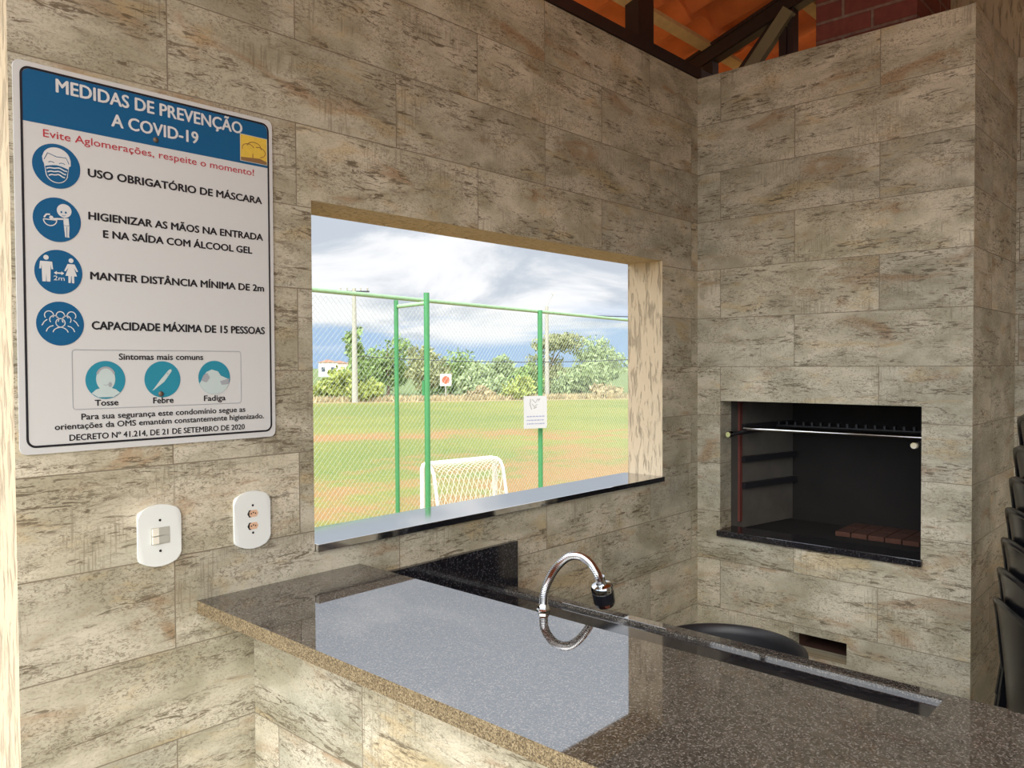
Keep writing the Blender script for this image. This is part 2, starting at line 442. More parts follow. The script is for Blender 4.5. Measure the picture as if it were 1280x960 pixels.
# ================================================================== ROOF TIMBER AND STEEL
# wall plate beam with upright on the window wall
bm = BM(); box(bm, -3.6, .02, -.004, .10, TOP + .003, TOP + .045, 0); 
pl = build('roof_beam', bm, DARK_STEEL)
tag(pl, 'dark steel beam lying along the top of the window wall', 'beam')
bm = BM(); box(bm, .02, .14, -.004, .10, TOP + .003, TOP + .045, 0, .003)
build('end_plate', bm, GREY_STEEL, pl)['label'] = 'grey bare end of the beam'
for px_, nm in ((-.40, 'dark upright steel post standing on the wall beam near the corner'), (-1.62, 'dark upright steel post standing on the wall beam above the window')):
    bm = BM(); box(bm, px_, px_ + .10, .012, .07, TOP + .045, TOP + .235)
    tag(build('beam_post', bm, DARK_STEEL), nm, 'post', 'posts on the wall beam')

def truss(x, label, full=True):
    t = empty('roof_truss', (x, 0, TOP)); tag(t, label, 'roof truss', 'steel roof trusses')
    zt = lambda y: .225 - .33 * y
    bm = BM()
    a, b_ = Vector((0, .62, zt(.62) - .045)), Vector((0, RIDGE_Y + .02, zt(RIDGE_Y + .02) - .045))
    bar(bm, a, b_, .05, .075)
    bar(bm, a + Vector((-.026, 0, .028)), b_ + Vector((-.026, 0, .028)), .01, .012); bar(bm, a + Vector((-.026, 0, -.03)), b_ + Vector((-.026, 0, -.03)), .01, .012)
    build('rafter', bm, DARK_STEEL, t)
    if full:
        bm = BM(); box(bm, -.025, .025, -.285, -.255, .002, zt(-.27) - .08); box(bm, -.025, .025, -.312, -.290, .002, zt(-.30) - .08)
        build('upright', bm, DARK_STEEL, t)
        bm = BM(); bar(bm, (0, -.06, .015), (0, -.262, .235), .05, .03, up=(1, 0, 0)); build('brace', bm, DARK_STEEL, t)
        bm = BM(); bar(bm, (-.03, -.108, .012), (-.03, -.300, .235), .05, .03, up=(1, 0, 0)); build('brace', bm, OLIVE_STEEL, t)['label'] = 'olive grey brace'
        bm = BM(); box(bm, -.025, .025, .03, .075, .002, zt(.05) - .08); build('stub', bm, DARK_STEEL, t)
    return t
truss(.20, 'dark steel truss with brace standing over the barbecue block')
truss(-1.9, 'plain dark steel rafter high above the window wall', False)
for yb, nm in ((.42, 'pale pine batten nearest the eave under the clay tiles'), (.06, 'pale pine batten just above the window wall beam'), (-.30, 'pale pine batten next inward from the wall beam'), (-.66, 'pale pine batten farthest in from the window wall')):
    bm = BM(); bar(bm, (-3.55, yb, roof_z(yb) - .045), (2.2, yb, roof_z(yb) - .045), .045, .022, up=(0, .33, 1))
    tag(build('roof_batten', bm, PINE), nm, 'batten', 'battens under the clay tiles')

# brick chimney on the barbecue block
ch = empty('chimney', (.03, -.625, TOP)); tag(ch, 'dark red brick chimney rising from the barbecue block', 'chimney')
bm = BM(); box(bm, 0, .40, -.172, .165, .001, 1.4); build('stack', bm, BRICK, ch)
bm = BM(); box(bm, -.04, .44, -.21, .205, 1.4, 1.46); build('cap', bm, CONCRETE_POST, ch)

# ================================================================== WINDOW SILL
bm = BM(); box(bm, WX0 + .002, WX1 - .002, -.012, .17, WZ0 + .001, WZ0 + .019, 0, .0015)
tag(build('window_sill', bm, granite('sill_granite', (.006, .006, .008), (.018, .018, .022), (.07, .07, .08), .05, 11.0, .4)), 'narrow black granite sill along the serving window', 'sill')

# ================================================================== BAR COUNTER
BZ = 1.0487
bar_c = empty('bar_counter', (-1.87, 0, 0)); tag(bar_c, 'tall tiled bar with a polished brown granite top', 'bar counter')
bar_c_off = Vector((1.87, 0, 0))
def local(bm, off):
    for v in bm.verts: v.co += off
    return bm
bm = BM()
pts = [(-2.076, -.001), (-1.658, -.001), (-1.658, -1.298), (-1.558, -1.298), (-1.558, -2.45), (-2.076, -2.45)]
a = [bm.verts.new((x, y, BZ)) for x, y in pts]; b_ = [bm.verts.new((x, y, BZ - .027)) for x, y in pts]
bm.faces.new(a); bm.faces.new(b_[::-1])
for i in range(6): bm.faces.new((a[i], b_[i], b_[(i + 1) % 6], a[(i + 1) % 6]))
recalc(bm); paint_faces(bm, lambda f: 0 if f.normal.z > .5 else 1)
build('granite_top', local(bm, bar_c_off), [GRANITE, GRANITE_RAW], bar_c)
bm = BM(); box(bm, -1.947, -1.69, -2.40, -.001, .0, BZ - .027)
bo = build('base', bm, TILE, bar_c); bo.matrix_parent_inverse = Matrix.Translation((1.87, 0, 0))

# ================================================================== SINK COUNTER (lower, on the kitchen side)
SZ = .884
sk = empty('sink_counter', (-1.39, -.65, 0)); tag(sk, 'low dark granite sink counter behind the bar', 'counter')
inv = Matrix.Translation((1.39, .65, 0))
def sub(name, bm, m, parent, smooth=False):
    o = build(name, bm, m, parent, smooth); o.matrix_parent_inverse = inv; return o
bx0, bx1, by0, by1 = -1.61, -1.38, -1.05, -.66
bm = BM()
for (p0, p1, q0, q1) in ((-1.688, bx0, -1.296, -.001), (bx1, -1.115, -1.296, -.001), (bx0, bx1, by1, -.001), (bx0, bx1, -1.296, by0)):
    box(bm, p0, p1, q0, q1, SZ - .034, SZ - .010)
sub('worktop', bm, BLACK_GRANITE, sk)
bm = BM(); box(bm, -1.150, -1.113, -1.296, -.002, SZ - .036, SZ, 0, .003)
sub('raised_lip', bm, GRANITE, sk)['label'] = 'lighter grey granite lip'
bm = BM(); box(bm, -1.657, -1.090, -.016, -.0005, SZ - .010, 1.014, 0, .001)
sub('backsplash', bm, BLACK_GRANITE, sk)['label'] = 'black granite backsplash'
bm = BM(); box(bm, -1.68, -1.16, -1.29, -.02, .10, SZ - .034)
for f in list(bm.faces):
    if f.normal.z > .5: pass
bm.normal_update(); bmesh.ops.delete(bm, geom=[f for f in bm.faces if abs(f.normal.z) > .5], context='FACES')
bmesh.ops.solidify(bm, geom=bm.faces[:], thickness=.02)
sub('base_panel', bm, TILE, sk)
bm = BM()
def rect_ring(bm, x0, x1, y0, y1, z): return [bm.verts.new(v) for v in ((x0, y0, z), (x1, y0, z), (x1, y1, z), (x0, y1, z))]
rings = [rect_ring(bm, bx0 - .012, bx1 + .012, by0 - .012, by1 + .012, SZ - .0085), rect_ring(bm, bx0 + .004, bx1 - .004, by0 + .004, by1 - .004, SZ - .010),
         rect_ring(bm, bx0 + .02, bx1 - .02, by0 + .02, by1 - .02, SZ - .17)]
for i in range(2):
    for k in range(4): bm.faces.new((rings[i][k], rings[i][(k + 1) % 4], rings[i + 1][(k + 1) % 4], rings[i + 1][k]))
bm.faces.new(rings[2]); recalc(bm)
bs = sub('sink_bowl', bm, STEEL, sk); bs['label'] = 'steel sink bowl'
bm = BM(); lathe(bm, [(.0, .004), (.028, .004), (.033, .0)], (-1.495, -.85, SZ - .1695), 20)
dr = build('drain', bm, CHROME, bs)

# faucet with flexible neck
fa = empty('faucet', (-1.643, -.587, SZ - .010)); tag(fa, 'chrome flexible gooseneck faucet arching up behind the bar', 'faucet')
inv = Matrix.Translation((1.643, .587, -(SZ - .010)))
FYY = -.587
bm = BM(); lathe(bm, [(.013, 0), (.013, .004), (.012, .008), (.0095, .012), (.0095, 1.03 - SZ), (.0105, 1.033 - SZ), (.0105, 1.048 - SZ)], (-1.643, FYY, SZ - .0099), 20)
sub('stem', bm, CHROME, fa, True)
bm = BM(); lathe(bm, [(.012, 0), (.0145, .002), (.0145, .009), (.012, .012), (.0115, .017), (.0095, .021)], (-1.643, FYY, 1.041), 6)
sub('nut', bm, CHROME, fa)
ctrl = [(-1.643, 1.056), (-1.641, 1.082), (-1.628, 1.104), (-1.604, 1.126), (-1.566, 1.141), (-1.529, 1.1375), (-1.494, 1.119), (-1.466, 1.090), (-1.448, 1.062)]
def smooth_curve(c, n):
    P = [Vector((c[0][0] * 2 - c[1][0], c[0][1] * 2 - c[1][1]))] + [Vector(q) for q in c] + [Vector((c[-1][0] * 2 - c[-2][0], c[-1][1] * 2 - c[-2][1]))]
    out = []
    for i in range(1, len(P) - 2):
        for k in range(n):
            t = k / n; p0, p1, p2, p3 = P[i - 1:i + 3]
            out.append(.5 * ((2 * p1) + (p2 - p0) * t + (2 * p0 - 5 * p1 + 4 * p2 - p3) * t * t + (3 * p1 - p0 - 3 * p2 + p3) * t ** 3))
    out.append(P[-2]); return out
path = smooth_curve(ctrl, 26)
bm = BM(); tube(bm, [(q.x, FYY, q.y) for q in path], [.0078 + .0011 * (1 if (i % 3) else -1) for i in range(len(path))], 12)
sub('flexible_neck', bm, CHROME, fa, True)
up = Vector((.26, .0, -.966))
bm = BM(); prof = [(.0, -.018), (.0095, -.018), (.010, -.004), (.012, .0), (.022, .003), (.0245, .008), (.0245, .014), (.0228, .015), (.0235, .018), (.0225, .046), (.020, .051), (.0, .048)]
lathe(bm, prof, seg=28)
hm = Matrix.Translation((path[-1].x, FYY, path[-1].y)) @ up.to_track_quat('Z', 'Y').to_matrix().to_4x4()
bm.transform(hm)
hd = sub('spray_head', bm, CHROME, fa, True)
bm = BM(); lathe(bm, [(.0242, .0175), (.0236, .042)], seg=28); bm.transform(hm)
sub('grip_sleeve', bm, BLACK_PLASTIC, fa, True)['label'] = 'black grip of the spray head'

# ================================================================== BARBECUE FIREBOX
bb = empty('barbecue_grill', (.3, -.46, .87)); tag(bb, 'soot-black built-in barbecue opening in the tiled block', 'barbecue')
inv = Matrix.Translation((-.3, .46, -.87))
bm = BM(); box(bm, -.018, .105, FY0 - .006, FY1 + .006, FZ0 - .003, FZ0 + .020, 0, .002)
sub('hearth_slab', bm, BLACK_GRANITE, bb)
def quadslab(bm, pts, th, nrm):
    a = [bm.verts.new(p) for p in pts]; b = [bm.verts.new(Vector(p) + Vector(nrm) * th) for p in pts]
    bm.faces.new(a); bm.faces.new(b[::-1]); n = len(pts)
    for i in range(n): bm.faces.new((a[i], b[i], b[(i + 1) % n], a[(i + 1) % n]))
    recalc(bm)
bm = BM()
quadslab(bm, [(.088, FY1 + .001, FZ0), (.16, FY1 + .001, FZ0), (.16, FY1 + .001, FZ1), (.088, FY1 + .001, FZ1)], .03, (0, 1, 0))
quadslab(bm, [(.16, FY1 + .001, FZ0), (.53, -.17, FZ0), (.53, -.17, FZ1), (.16, FY1 + .001, FZ1)], .03, (0, 1, 0))
sub('side_wall', bm, SOOT_GREY, bb)['label'] = 'smoke-stained left side wall'
bm = BM(); quadslab(bm, [(.088, FY0 - .001, FZ0), (.53, FY0 + .06, FZ0), (.53, FY0 + .06, FZ1), (.088, FY0 - .001, FZ1)], .03, (0, -1, 0))
sub('side_wall', bm, SOOT, bb)
bm = BM(); box(bm, .52, .548, FY0 - .03, FY1 + .03, FZ0 - .02, FZ1 + .03); sub('rear_wall', bm, SOOT, bb)
bm = BM(); box(bm, .09, .54, FY0 - .03, FY1 + .03, FZ1 + .001, FZ1 + .03); sub('hood', bm, SOOT, bb)
bm = BM(); box(bm, .106, .54, FY0 - .03, FY1 + .03, FZ0 - .03, FZ0 - .005)
sub('fire_floor', bm, SOOT, bb)
bm = BM()
for i in range(5):
    for k in range(2):
        box(bm, .30 + k * .11, .405 + k * .11, -.74 + i * .062, -.682 + i * .062, FZ0 - .005, FZ0 + .014, 0, .003)
sub('firebricks', bm, FIRE_BRICK_M, bb)['label'] = 'loose reddish firebricks on the fire floor'
bm = BM(); box(bm, .150, .172, FY1 - .008, FY1 + .001, FZ0 + .03, FZ1 - .01)
sub('rack_upright', bm, RED_PAINT, bb)['label'] = 'red steel strip'
for zz_ in (1.285, 1.153, 1.045):
    bm = BM(); bar(bm, (.165, FY1 - .014, zz_), (.50, -.185, zz_), .022, .022); sub('rack_support', bm, MATT_BLACK, bb)
for zz_ in (1.285, 1.153, 1.045):
    bm = BM(); bar(bm, (.165, FY0 + .024, zz_), (.50, FY0 + .070, zz_), .022, .022); sub('rack_support', bm, MATT_BLACK, bb)
bm = BM(); box(bm, .09, .50, AY0 - .02, AY1 + .02, AZ0 - .02, AZ0)
box(bm, .09, .50, AY0 - .03, AY0, AZ0, AZ1 + .02); box(bm, .09, .50, AY1, AY1 + .03, AZ0, AZ1 + .02); box(bm, .09, .50, AY0, AY1, AZ1, AZ1 + .02); box(bm, .48, .50, AY0, AY1, AZ0, AZ1)
sub('ash_tunnel', bm, FIRE_BRICK_M, bb)['label'] = 'reddish brick lining of the small ash opening'

# skewer rack
sr = empty('skewer_rack', (.12, -.475, 1.275)); tag(sr, 'chrome skewer rack with round end knobs inside the barbecue', 'grill rack')
inv = Matrix.Translation((-.12, .475, -1.275))
RZ = 1.275
for yy in (-.139, -.808):
    bm = BM(); tube(bm, [(.012, yy, RZ - .008), (.40, yy, RZ - .004)], .0085, 10); o = sub('rail', bm, MATT_BLACK, sr, True); o['label'] = 'blackened side rail'
    bm = BM(); lathe(bm, [(.0, -.014), (.010, -.014), (.0125, -.011), (.0125, .010), (.009, .012)], (.0, yy, RZ - .008), 20, 'x'); k = build('knob', bm, CHROME, o, True); k['label'] = 'chrome end knob'
bm = BM(); tube(bm, [(.12, -.139, RZ + .008), (.12, -.808, RZ + .008)], .0075, 10); sub('front_bar', bm, CHROME, sr, True)
bm = BM(); tube(bm, [(.36, -.139, RZ + .008), (.36, -.808, RZ + .008)], .0075, 10)
for i in range(18):
    yy = -.18 - i * .035; box(bm, .352, .368, yy - .004, yy + .004, RZ + .012, RZ + .026)
sub('notched_bar', bm, MATT_BLACK, sr, True)

# ================================================================== BLACK BIN
tb = empty('waste_bin', (-.61, -.45, 0)); tag(tb, 'round black plastic bin between sink counter and barbecue', 'bin')
bm = BM(); lathe(bm, [(.0, .002), (.185, .002), (.195, .012), (.222, .640), (.232, .645), (.236, .655), (.234, .668), (.222, .670), (.214, .662), (.208, .640), (.185, .02), (0, .018)], seg=48)
build('body', bm, MATT_BLACK, tb, True)
for s_ in (-1, 1):
    bm = BM(); tube(bm, [(s_ * .228, -.05, .63), (s_ * .258, -.045, .615), (s_ * .258, .045, .615), (s_ * .228, .05, .63)], .008, 8)
    build('handle', bm, MATT_BLACK, tb, True)

# ================================================================== STACKED PLASTIC CHAIRS
def sweep_sheet(bm, prof, halfw, bow, th, nu=12):
    """sheet following prof (y,z), half-width per point, bowed across by bow per point; thickness th"""
    top, bot = [], []
    n = len(prof)
    for i, (y, z) in enumerate(prof):
        t = Vector((0, prof[min(i + 1, n - 1)][0] - prof[max(i - 1, 0)][0], prof[min(i + 1, n - 1)][1] - prof[max(i - 1, 0)][1])).normalized()
        nn = Vector((0, -t.z, t.y))
        A, B = [], []
        for k in range(nu + 1):
            s = -1 + 2 * k / nu
            p = Vector((s * halfw[i], y, z)) + nn * (bow[i] * s * s)
            A.append(bm.verts.new(p)); B.append(bm.verts.new(p - nn * th))
        top.append(A); bot.append(B)
    for i in range(n - 1):
        for k in range(nu):
            bm.faces.new((top[i][k], top[i][k + 1], top[i + 1][k + 1], top[i + 1][k]))
            bm.faces.new((bot[i][k], bot[i + 1][k], bot[i + 1][k + 1], bot[i][k + 1]))
        for k in (0, nu): bm.faces.new((top[i][k], bot[i][k], bot[i + 1][k], top[i + 1][k]))
    for i in (0, n - 1):
        for k in range(nu): bm.faces.new((top[i][k], top[i][k + 1], bot[i][k + 1], bot[i][k]))
    recalc(bm)
# local frame: chair faces -y, its back at +y; the rear legs run on up into the back
def make_chair():
    t = empty('plastic_chair')
    bm = BM(); sweep_sheet(bm, [(-.225, .40), (-.218, .428), (-.195, .440), (-.08, .432), (.06, .424), (.155, .428)], [.19, .21, .215, .212, .205, .195], [0, .004, .006, .012, .016, .02], .006)
    build('seat', bm, BLACK_PLASTIC, t, True)
    P = [(.155, .428), (.172, .452), (.180, .50), (.188, .58), (.195, .66), (.202, .73), (.208, .785), (.213, .825), (.216, .848), (.217, .858)]
    bm = BM(); sweep_sheet(bm, P, [.195, .205, .213, .222, .224, .220, .205, .175, .125, .06], [.02, .028, .040, .052, .056, .052, .044, .030, .014, .004], .007, 18)
    build('backrest', bm, BLACK_PLASTIC, t, True)
    bm = BM()
    edge_ = [(.213, .190, .50), (.222, .199, .58), (.224, .208, .66), (.220, .214, .73), (.205, .217, .785), (.175, .220, .825), (.125, .222, .848), (.05, .222, .860)]
    loop = [(-x_, y_ - .05 * (abs(x_) / .224) ** 2, z_) for x_, y_, z_ in edge_] + [(x_, y_ - .05 * (abs(x_) / .224) ** 2, z_) for x_, y_, z_ in edge_[::-1]]
    tube(bm, loop, .009, 8); build('back_rim', bm, BLACK_PLASTIC, t, True)
    for s_ in (-1, 1):
        bm = BM(); rg = []
        for (xa, ya, z, w) in ((.246, .212, 0, .017), (.236, .190, .15, .020), (.226, .170, .30, .024), (.215, .150, .43, .030), (.214, .148, .50, .022)):
            rg.append([bm.verts.new((s_ * (xa + a * .006), ya + b_ * w, z)) for a, b_ in ((-1, -1), (1, -1), (1, 1), (-1, 1))])
        for i in range(4):
            for k in range(4): bm.faces.new((rg[i][k], rg[i][(k + 1) % 4], rg[i + 1][(k + 1) % 4], rg[i + 1][k]))
        bm.faces.new(rg[0][::-1]); bm.faces.new(rg[-1]); recalc(bm); build('leg', bm, BLACK_PLASTIC, t)
        bm = BM(); rg = []
        for (xa, ya, z, w) in ((.255, -.262, 0, .017), (.235, -.232, .20, .020), (.205, -.205, .432, .024)):
            rg.append([bm.verts.new((s_ * xa + a * w * .7, ya + b_ * w, z)) for a, b_ in ((-1, -1), (1, -1), (1, 1), (-1, 1))])
        for i in range(2):
            for k in range(4): bm.faces.new((rg[i][k], rg[i][(k + 1) % 4], rg[i + 1][(k + 1) % 4], rg[i + 1][k]))
        bm.faces.new(rg[0][::-1]); bm.faces.new(rg[-1]); recalc(bm); build('leg', bm, BLACK_PLASTIC, t)
    return t
chair0 = make_chair()
ORD = ['bottom', 'second from the bottom', 'third from the bottom', 'middle one', 'third from the top', 'second from the top', 'topmost']
for i in range(7):
    if i == 0: c = chair0
    else:
        c = chair0.copy(); COL.objects.link(c)
        for ch_ in list(chair0.children):
            q = ch_.copy(); COL.objects.link(q); q.parent = c
    c.location = (-.20 + .003 * i, -1.325 - .009 * i, .0 + .088 * i); c.rotation_euler.z = R(28)
    tag(c, 'black plastic chair, %s of the stack beside the barbecue block' % ORD[i], 'chair', 'stacked black chairs')

# ================================================================== SWITCH AND SOCKET PLATES
def plate_outline(w, h, bow=.012, n=8, r=.012):
    pts = []
    hw, hh = w / 2, h / 2
    for sgn in (1, -1):
        for k in range(-n, n + 1):
            t = k / n
            x = sgn * t * -hw * .93 if False else t * hw * .90 * (1 if sgn < 0 else -1)
            z = sgn * (hh - bow * t * t)
            pts.append((x, z))
        xe = -hw if sgn > 0 else hw
        pts.append((xe * .975, sgn * (hh - bow - .004))); pts.append((xe, sgn * (hh - bow - .013)))
        pts.append((xe, -sgn * (hh - bow - .013))); pts.append((xe * .975, -sgn * (hh - bow - .004)))
    return pts
def disc_pts(r, n=20, cx=0, cz=0, sx=1., sz=1.): return [(cx + r * sx * math.cos(2 * math.pi * k / n), cz + r * sz * math.sin(2 * math.pi * k / n)) for k in range(n)]
sw = empty('light_switch', (-2.154, 0, 1.1995)); tag(sw, 'white double light switch plate on the tiled wall', 'light switch')
bm = BM(); prism(bm, plate_outline(.087, .125), -.0075, -.0004, .0025); build('plate', bm, WHITE_PLASTIC, sw, True)
bm = BM(); prism(bm, rrect(-.0185, .0195, -.0175, .0165, .001), -.0082, -.0070); build('switch_bezel', bm, GREY_PLASTIC, sw)
for zc_ in (.0080, -.0085):
    bm = BM(); a = []
    for y0_ in (-.0125,):
        v = [bm.verts.new(p) for p in ((-.0165, -.0125, zc_ - .007), (-.0035, -.0105, zc_ - .007), (-.0035, -.0105, zc_ + .007), (-.0165, -.0125, zc_ + .007), (-.0165, -.008, zc_ - .007), (-.0035, -.008, zc_ - .007), (-.0035, -.008, zc_ + .007), (-.0165, -.008, zc_ + .007))]
        for q in ((0, 1, 2, 3), (0, 4, 5, 1), (1, 5, 6, 2), (2, 6, 7, 3), (3, 7, 4, 0)): bm.faces.new([v[i] for i in q])
    v2 = [bm.verts.new(p) for p in ((-.0035, -.0105, zc_ - .007), (.0175, -.0085, zc_ - .007), (.0175, -.0085, zc_ + .007), (-.0035, -.0105, zc_ + .007))]
    f = bm.faces.new(v2); f.material_index = 1  # grey colour paints the shaded half of the tilted rocker
    recalc(bm); build('rocker', bm, [CREAM_PLASTIC, GREY_PLASTIC], sw)
for zc_ in (.031, -.031):
    bm = BM(); prism(bm, disc_pts(.0026, 14), -.0080, -.0060); build('screw', bm, HOLE, sw).location = (0, 0, zc_)
ol = empty('power_outlet', (-1.9495, 0, 1.2015)); tag(ol, 'white double power outlet plate near the serving window', 'power outlet')
bm = BM(); prism(bm, plate_outline(.0865, .127), -.0075, -.0004, .0025); build('plate', bm, WHITE_PLASTIC, ol, True)
for zc_ in (.0140, -.0135):
    bm = BM(); prism(bm, [(-.013, zc_), (-.009, zc_ + .0075), (.009, zc_ + .0075), (.013, zc_), (.009, zc_ - .0075), (-.009, zc_ - .0075)], -.0079, -.0072)
    so = build('socket', bm, SOCKET, ol)
    bm = BM(); prism(bm, [(-.0135, zc_), (-.0095, zc_ + .0078), (-.004, zc_ + .0078), (-.0085, zc_ + .004), (-.0085, zc_ - .004), (-.004, zc_ - .0078), (-.0095, zc_ - .0078)], -.0083, -.0079)
    for px_ in (-.004, .001, .006): prism(bm, disc_pts(.0016, 10, px_, zc_ + (.002 if px_ == .001 else 0)), -.0083, -.0079)
    build('pin_holes', bm, HOLE, so)
for zc_ in (.032, -.0285):
    bm = BM(); prism(bm, disc_pts(.0026, 14), -.0080, -.0060); build('screw', bm, HOLE, ol).location = (0, 0, zc_)

# ================================================================== HEALTH NOTICE
SBLUE = plain('printed_blue', (.004, .085, .20), .35, var=.02); STEAL = plain('printed_teal', (.02, .21, .29), .35, var=.02)
SWHITE = plain('printed_white', (.56, .56, .545), .35, var=.02); SBOARD = plain('notice_board_white', (.53, .535, .52), .32, var=.02, scale=5)
SBLACK = plain('printed_black', (.012, .012, .016), .4); SRED = plain('printed_red', (.42, .035, .05), .4); SGREY = plain('printed_grey', (.30, .31, .33), .4)
SYEL = plain('printed_yellow', (.62, .42, .06), .4, var=.15, scale=120); SPALE = plain('printed_pale', (.44, .52, .50), .4); SBROWN = plain('printed_brown', (.22, .12, .05), .4)
notice = empty('notice_board', (-2.4005, 0, 1.382)); tag(notice, 'white and blue health notice board with pictograms and Portuguese text', 'sign')
bm = BM(); prism(bm, rrect(0, .511, 0, .706, .012), -.0045, -.0005, .0008); build('panel', bm, SBOARD, notice)
def flat(bm, pts, y):
    f = bm.faces.new([bm.verts.new((x, y, z)) for x, z in pts]); return f
def ribbon(bm, pts, w, y, closed=False):
    P = [Vector(p) for p in pts]; n = len(P); L, Rr = [], []
    for i in range(n):
        a = P[(i - 1) % n] if (closed or i > 0) else P[i]; b = P[(i + 1) % n] if (closed or i < n - 1) else P[i]
        t = (b - a).normalized(); nn = Vector((-t.y, t.x)) * w / 2
        L.append(bm.verts.new((P[i].x + nn.x, y, P[i].y + nn.y))); Rr.append(bm.verts.new((P[i].x - nn.x, y, P[i].y - nn.y)))
    for i in range(n if closed else n - 1):
        j = (i + 1) % n; bm.faces.new((L[i], L[j], Rr[j], Rr[i]))
def face_front(bm):
    bm.normal_update()
    for f in bm.faces:
        if f.normal.y > 0: f.normal_flip()
    return bm
Y1, Y2, Y3, Y4 = -.0048, -.0051, -.0054, -.0057
bm = BM(); ribbon(bm, rrect(.0125, .5005, .0137, .6955, .014), .004, Y2, True); build('border', face_front(bm), SBLACK, notice)
bm = BM()
top_pts = [p for p in rrect(.0145, .4985, .5995, .6935, .013) if p[1] > .62]
flat(bm, [(.0145, .5995), (.4985, .5995)] + top_pts, Y1); build('header_band', face_front(bm), SBLUE, notice)

def text(body, xa, xb, zb, cap, mat, y, bold=0., name='lettering', parent=None):
    cu = bpy.data.curves.new('t', 'FONT'); cu.body = body; cu.size = 1.; cu.resolution_u = 3
    to = bpy.data.objects.new('t', cu); COL.objects.link(to); dg = bpy.context.evaluated_depsgraph_get(); dg.update()
    me = bpy.data.meshes.new_from_object(to.evaluated_get(dg)); bpy.data.objects.remove(to); bpy.data.curves.remove(cu)
    vx = [v.co.x for v in me.vertices]; x0_, x1_ = min(vx), max(vx)
    sx = (xb - xa) / (x1_ - x0_); sz = cap / .729
    for v in me.vertices: v.co = Vector((xa + (v.co.x - x0_) * sx, y, zb + v.co.y * sz))
    bm = BM()
    st = bold * cap * 2.6
    for q, (ox_, oz_) in enumerate(((0, 0), (st, 0), (-st, 0), (0, st * .6), (0, -st * .6)) if bold else ((0, 0),)):
        n0 = len(bm.verts); bm.from_mesh(me); bm.verts.ensure_lookup_table()
        for v in bm.verts[n0:]: v.co += Vector((ox_, -.00002 * q, oz_))
    bpy.data.meshes.remove(me)
    o = build(name, face_front(bm), mat, parent or notice); o['label'] = 'words ' + body.lower()[:60]
    return o
text('MEDIDAS DE PREVENÇÃO', .070, .438, .6625, .0255, SWHITE, Y3, .014)
text('A COVID-19', .1665, .3386, .6213, .0250, SWHITE, Y3, .014)
text('Evite Aglomerações, respeite o momento!', .0468, .4651, .5768, .0145, SRED, Y2, .004)
text('USO OBRIGATÓRIO DE MÁSCARA', .1226, .4833, .5175, .0155, SBLACK, Y2, .022)
text('HIGIENIZAR AS MÃOS NA ENTRADA', .1223, .4848, .4370, .0150, SBLACK, Y2, .022)
text('E NA SAÍDA COM ÁLCOOL GEL', .1481, .4584, .4056, .0147, SBLACK, Y2, .022)
text('MANTER DISTÂNCIA MÍNIMA DE 2m', .1238, .4857, .3242, .0150, SBLACK, Y2, .022)
text('CAPACIDADE MÁXIMA DE 15 PESSOAS', .1250, .4865, .2297, .0160, SBLACK, Y2, .022)
text('Sintomas mais comuns', .1731, .3428, .1720, .0125, SBLACK, Y2, .016)
text('Tosse', .1279, .1703, .0840, .0120, SBLACK, Y2, .016)
text('Febre', .2381, .2787, .0845, .0125, SBLACK, Y2, .016)
text('Fadiga', .3440, .3917, .0855, .0120, SBLACK, Y2, .016)
text('Para sua segurança este condomínio segue as', .1035, .4372, .0589, .0118, SBLACK, Y2, .014)
text('orientações da OMS emantém constantemente higienizado.', .0576, .4818, .0424, .0115, SBLACK, Y2, .014)
text('DECRETO Nº 41.214, DE 21 DE SETEMBRO DE 2020', .0822, .4353, .0207, .0118, SBLACK, Y2, .014)
bm = BM(); ribbon(bm, rrect(.0889, .4283, .0785, .1905, .006), .0012, Y2, True); build('symptom_frame', face_front(bm), SGREY, notice)

def picto(cx, cz, r, mat, name='pictogram'):
    bm = BM(); flat(bm, disc_pts(r, 40), Y2); o = build(name, face_front(bm), mat, notice); o.location = (cx, 0, cz); return o
def fig(o, mat, fn, y=Y3, name='figure'):
    bm = BM(); fn(bm, y); return build(name, face_front(bm), mat, o)
r = .0405
# mask face
def arc(cx, cz, rx, rz, a0, a1, n=14): return [(cx + rx * math.cos(R(a0 + (a1 - a0) * k / n)), cz + rz * math.sin(R(a0 + (a1 - a0) * k / n))) for k in range(n + 1)]
p1 = picto(.0684, .5268, r, SBLUE)
def f_face(bm, y):
    flat(bm, [(-.023, .006), (-.024, .014)] + arc(0, .014, .023, .020, 170, 10, 14) + [(.024, .014), (.024, .004), (.021, .002), (.019, -.012)] + arc(0, -.013, .019, .018, 0, -180, 14) + [(-.021, .002)], y)
fig(p1, SWHITE, f_face, name='face')
def f_mask(bm, y):
    flat(bm, [(-.0195, -.003)] + [(-.0195 + .039 * k / 10, -.003 + .0045 * math.sin(math.pi * k / 10)) for k in range(1, 11)] + arc(0, -.013, .0175, .0165, 0, -180, 14), y)
    ribbon(bm, [(-.021, .009), (-.015, .022), (0, .017), (.016, .018), (.021, .007)], .0012, y)
    for sx in (-1, 1): ribbon(bm, arc(sx * .009, .004, .005, .003, 20, 160, 6), .0012, y)
fig(p1, SBLUE, f_mask, Y4, 'mask')
def f_folds(bm, y):
    for k, zc_ in enumerate((-.007, -.013, -.019)):
        w = .0175 - k * .002
        ribbon(bm, [(-w + 2 * w * t / 12, zc_ + .0035 * math.sin(math.pi * t / 12) + .0008 * math.sin(2 * math.pi * t / 6)) for t in range(13)], .0022, y)
fig(p1, SWHITE, f_folds, Y4 - .0003, 'mask_folds')
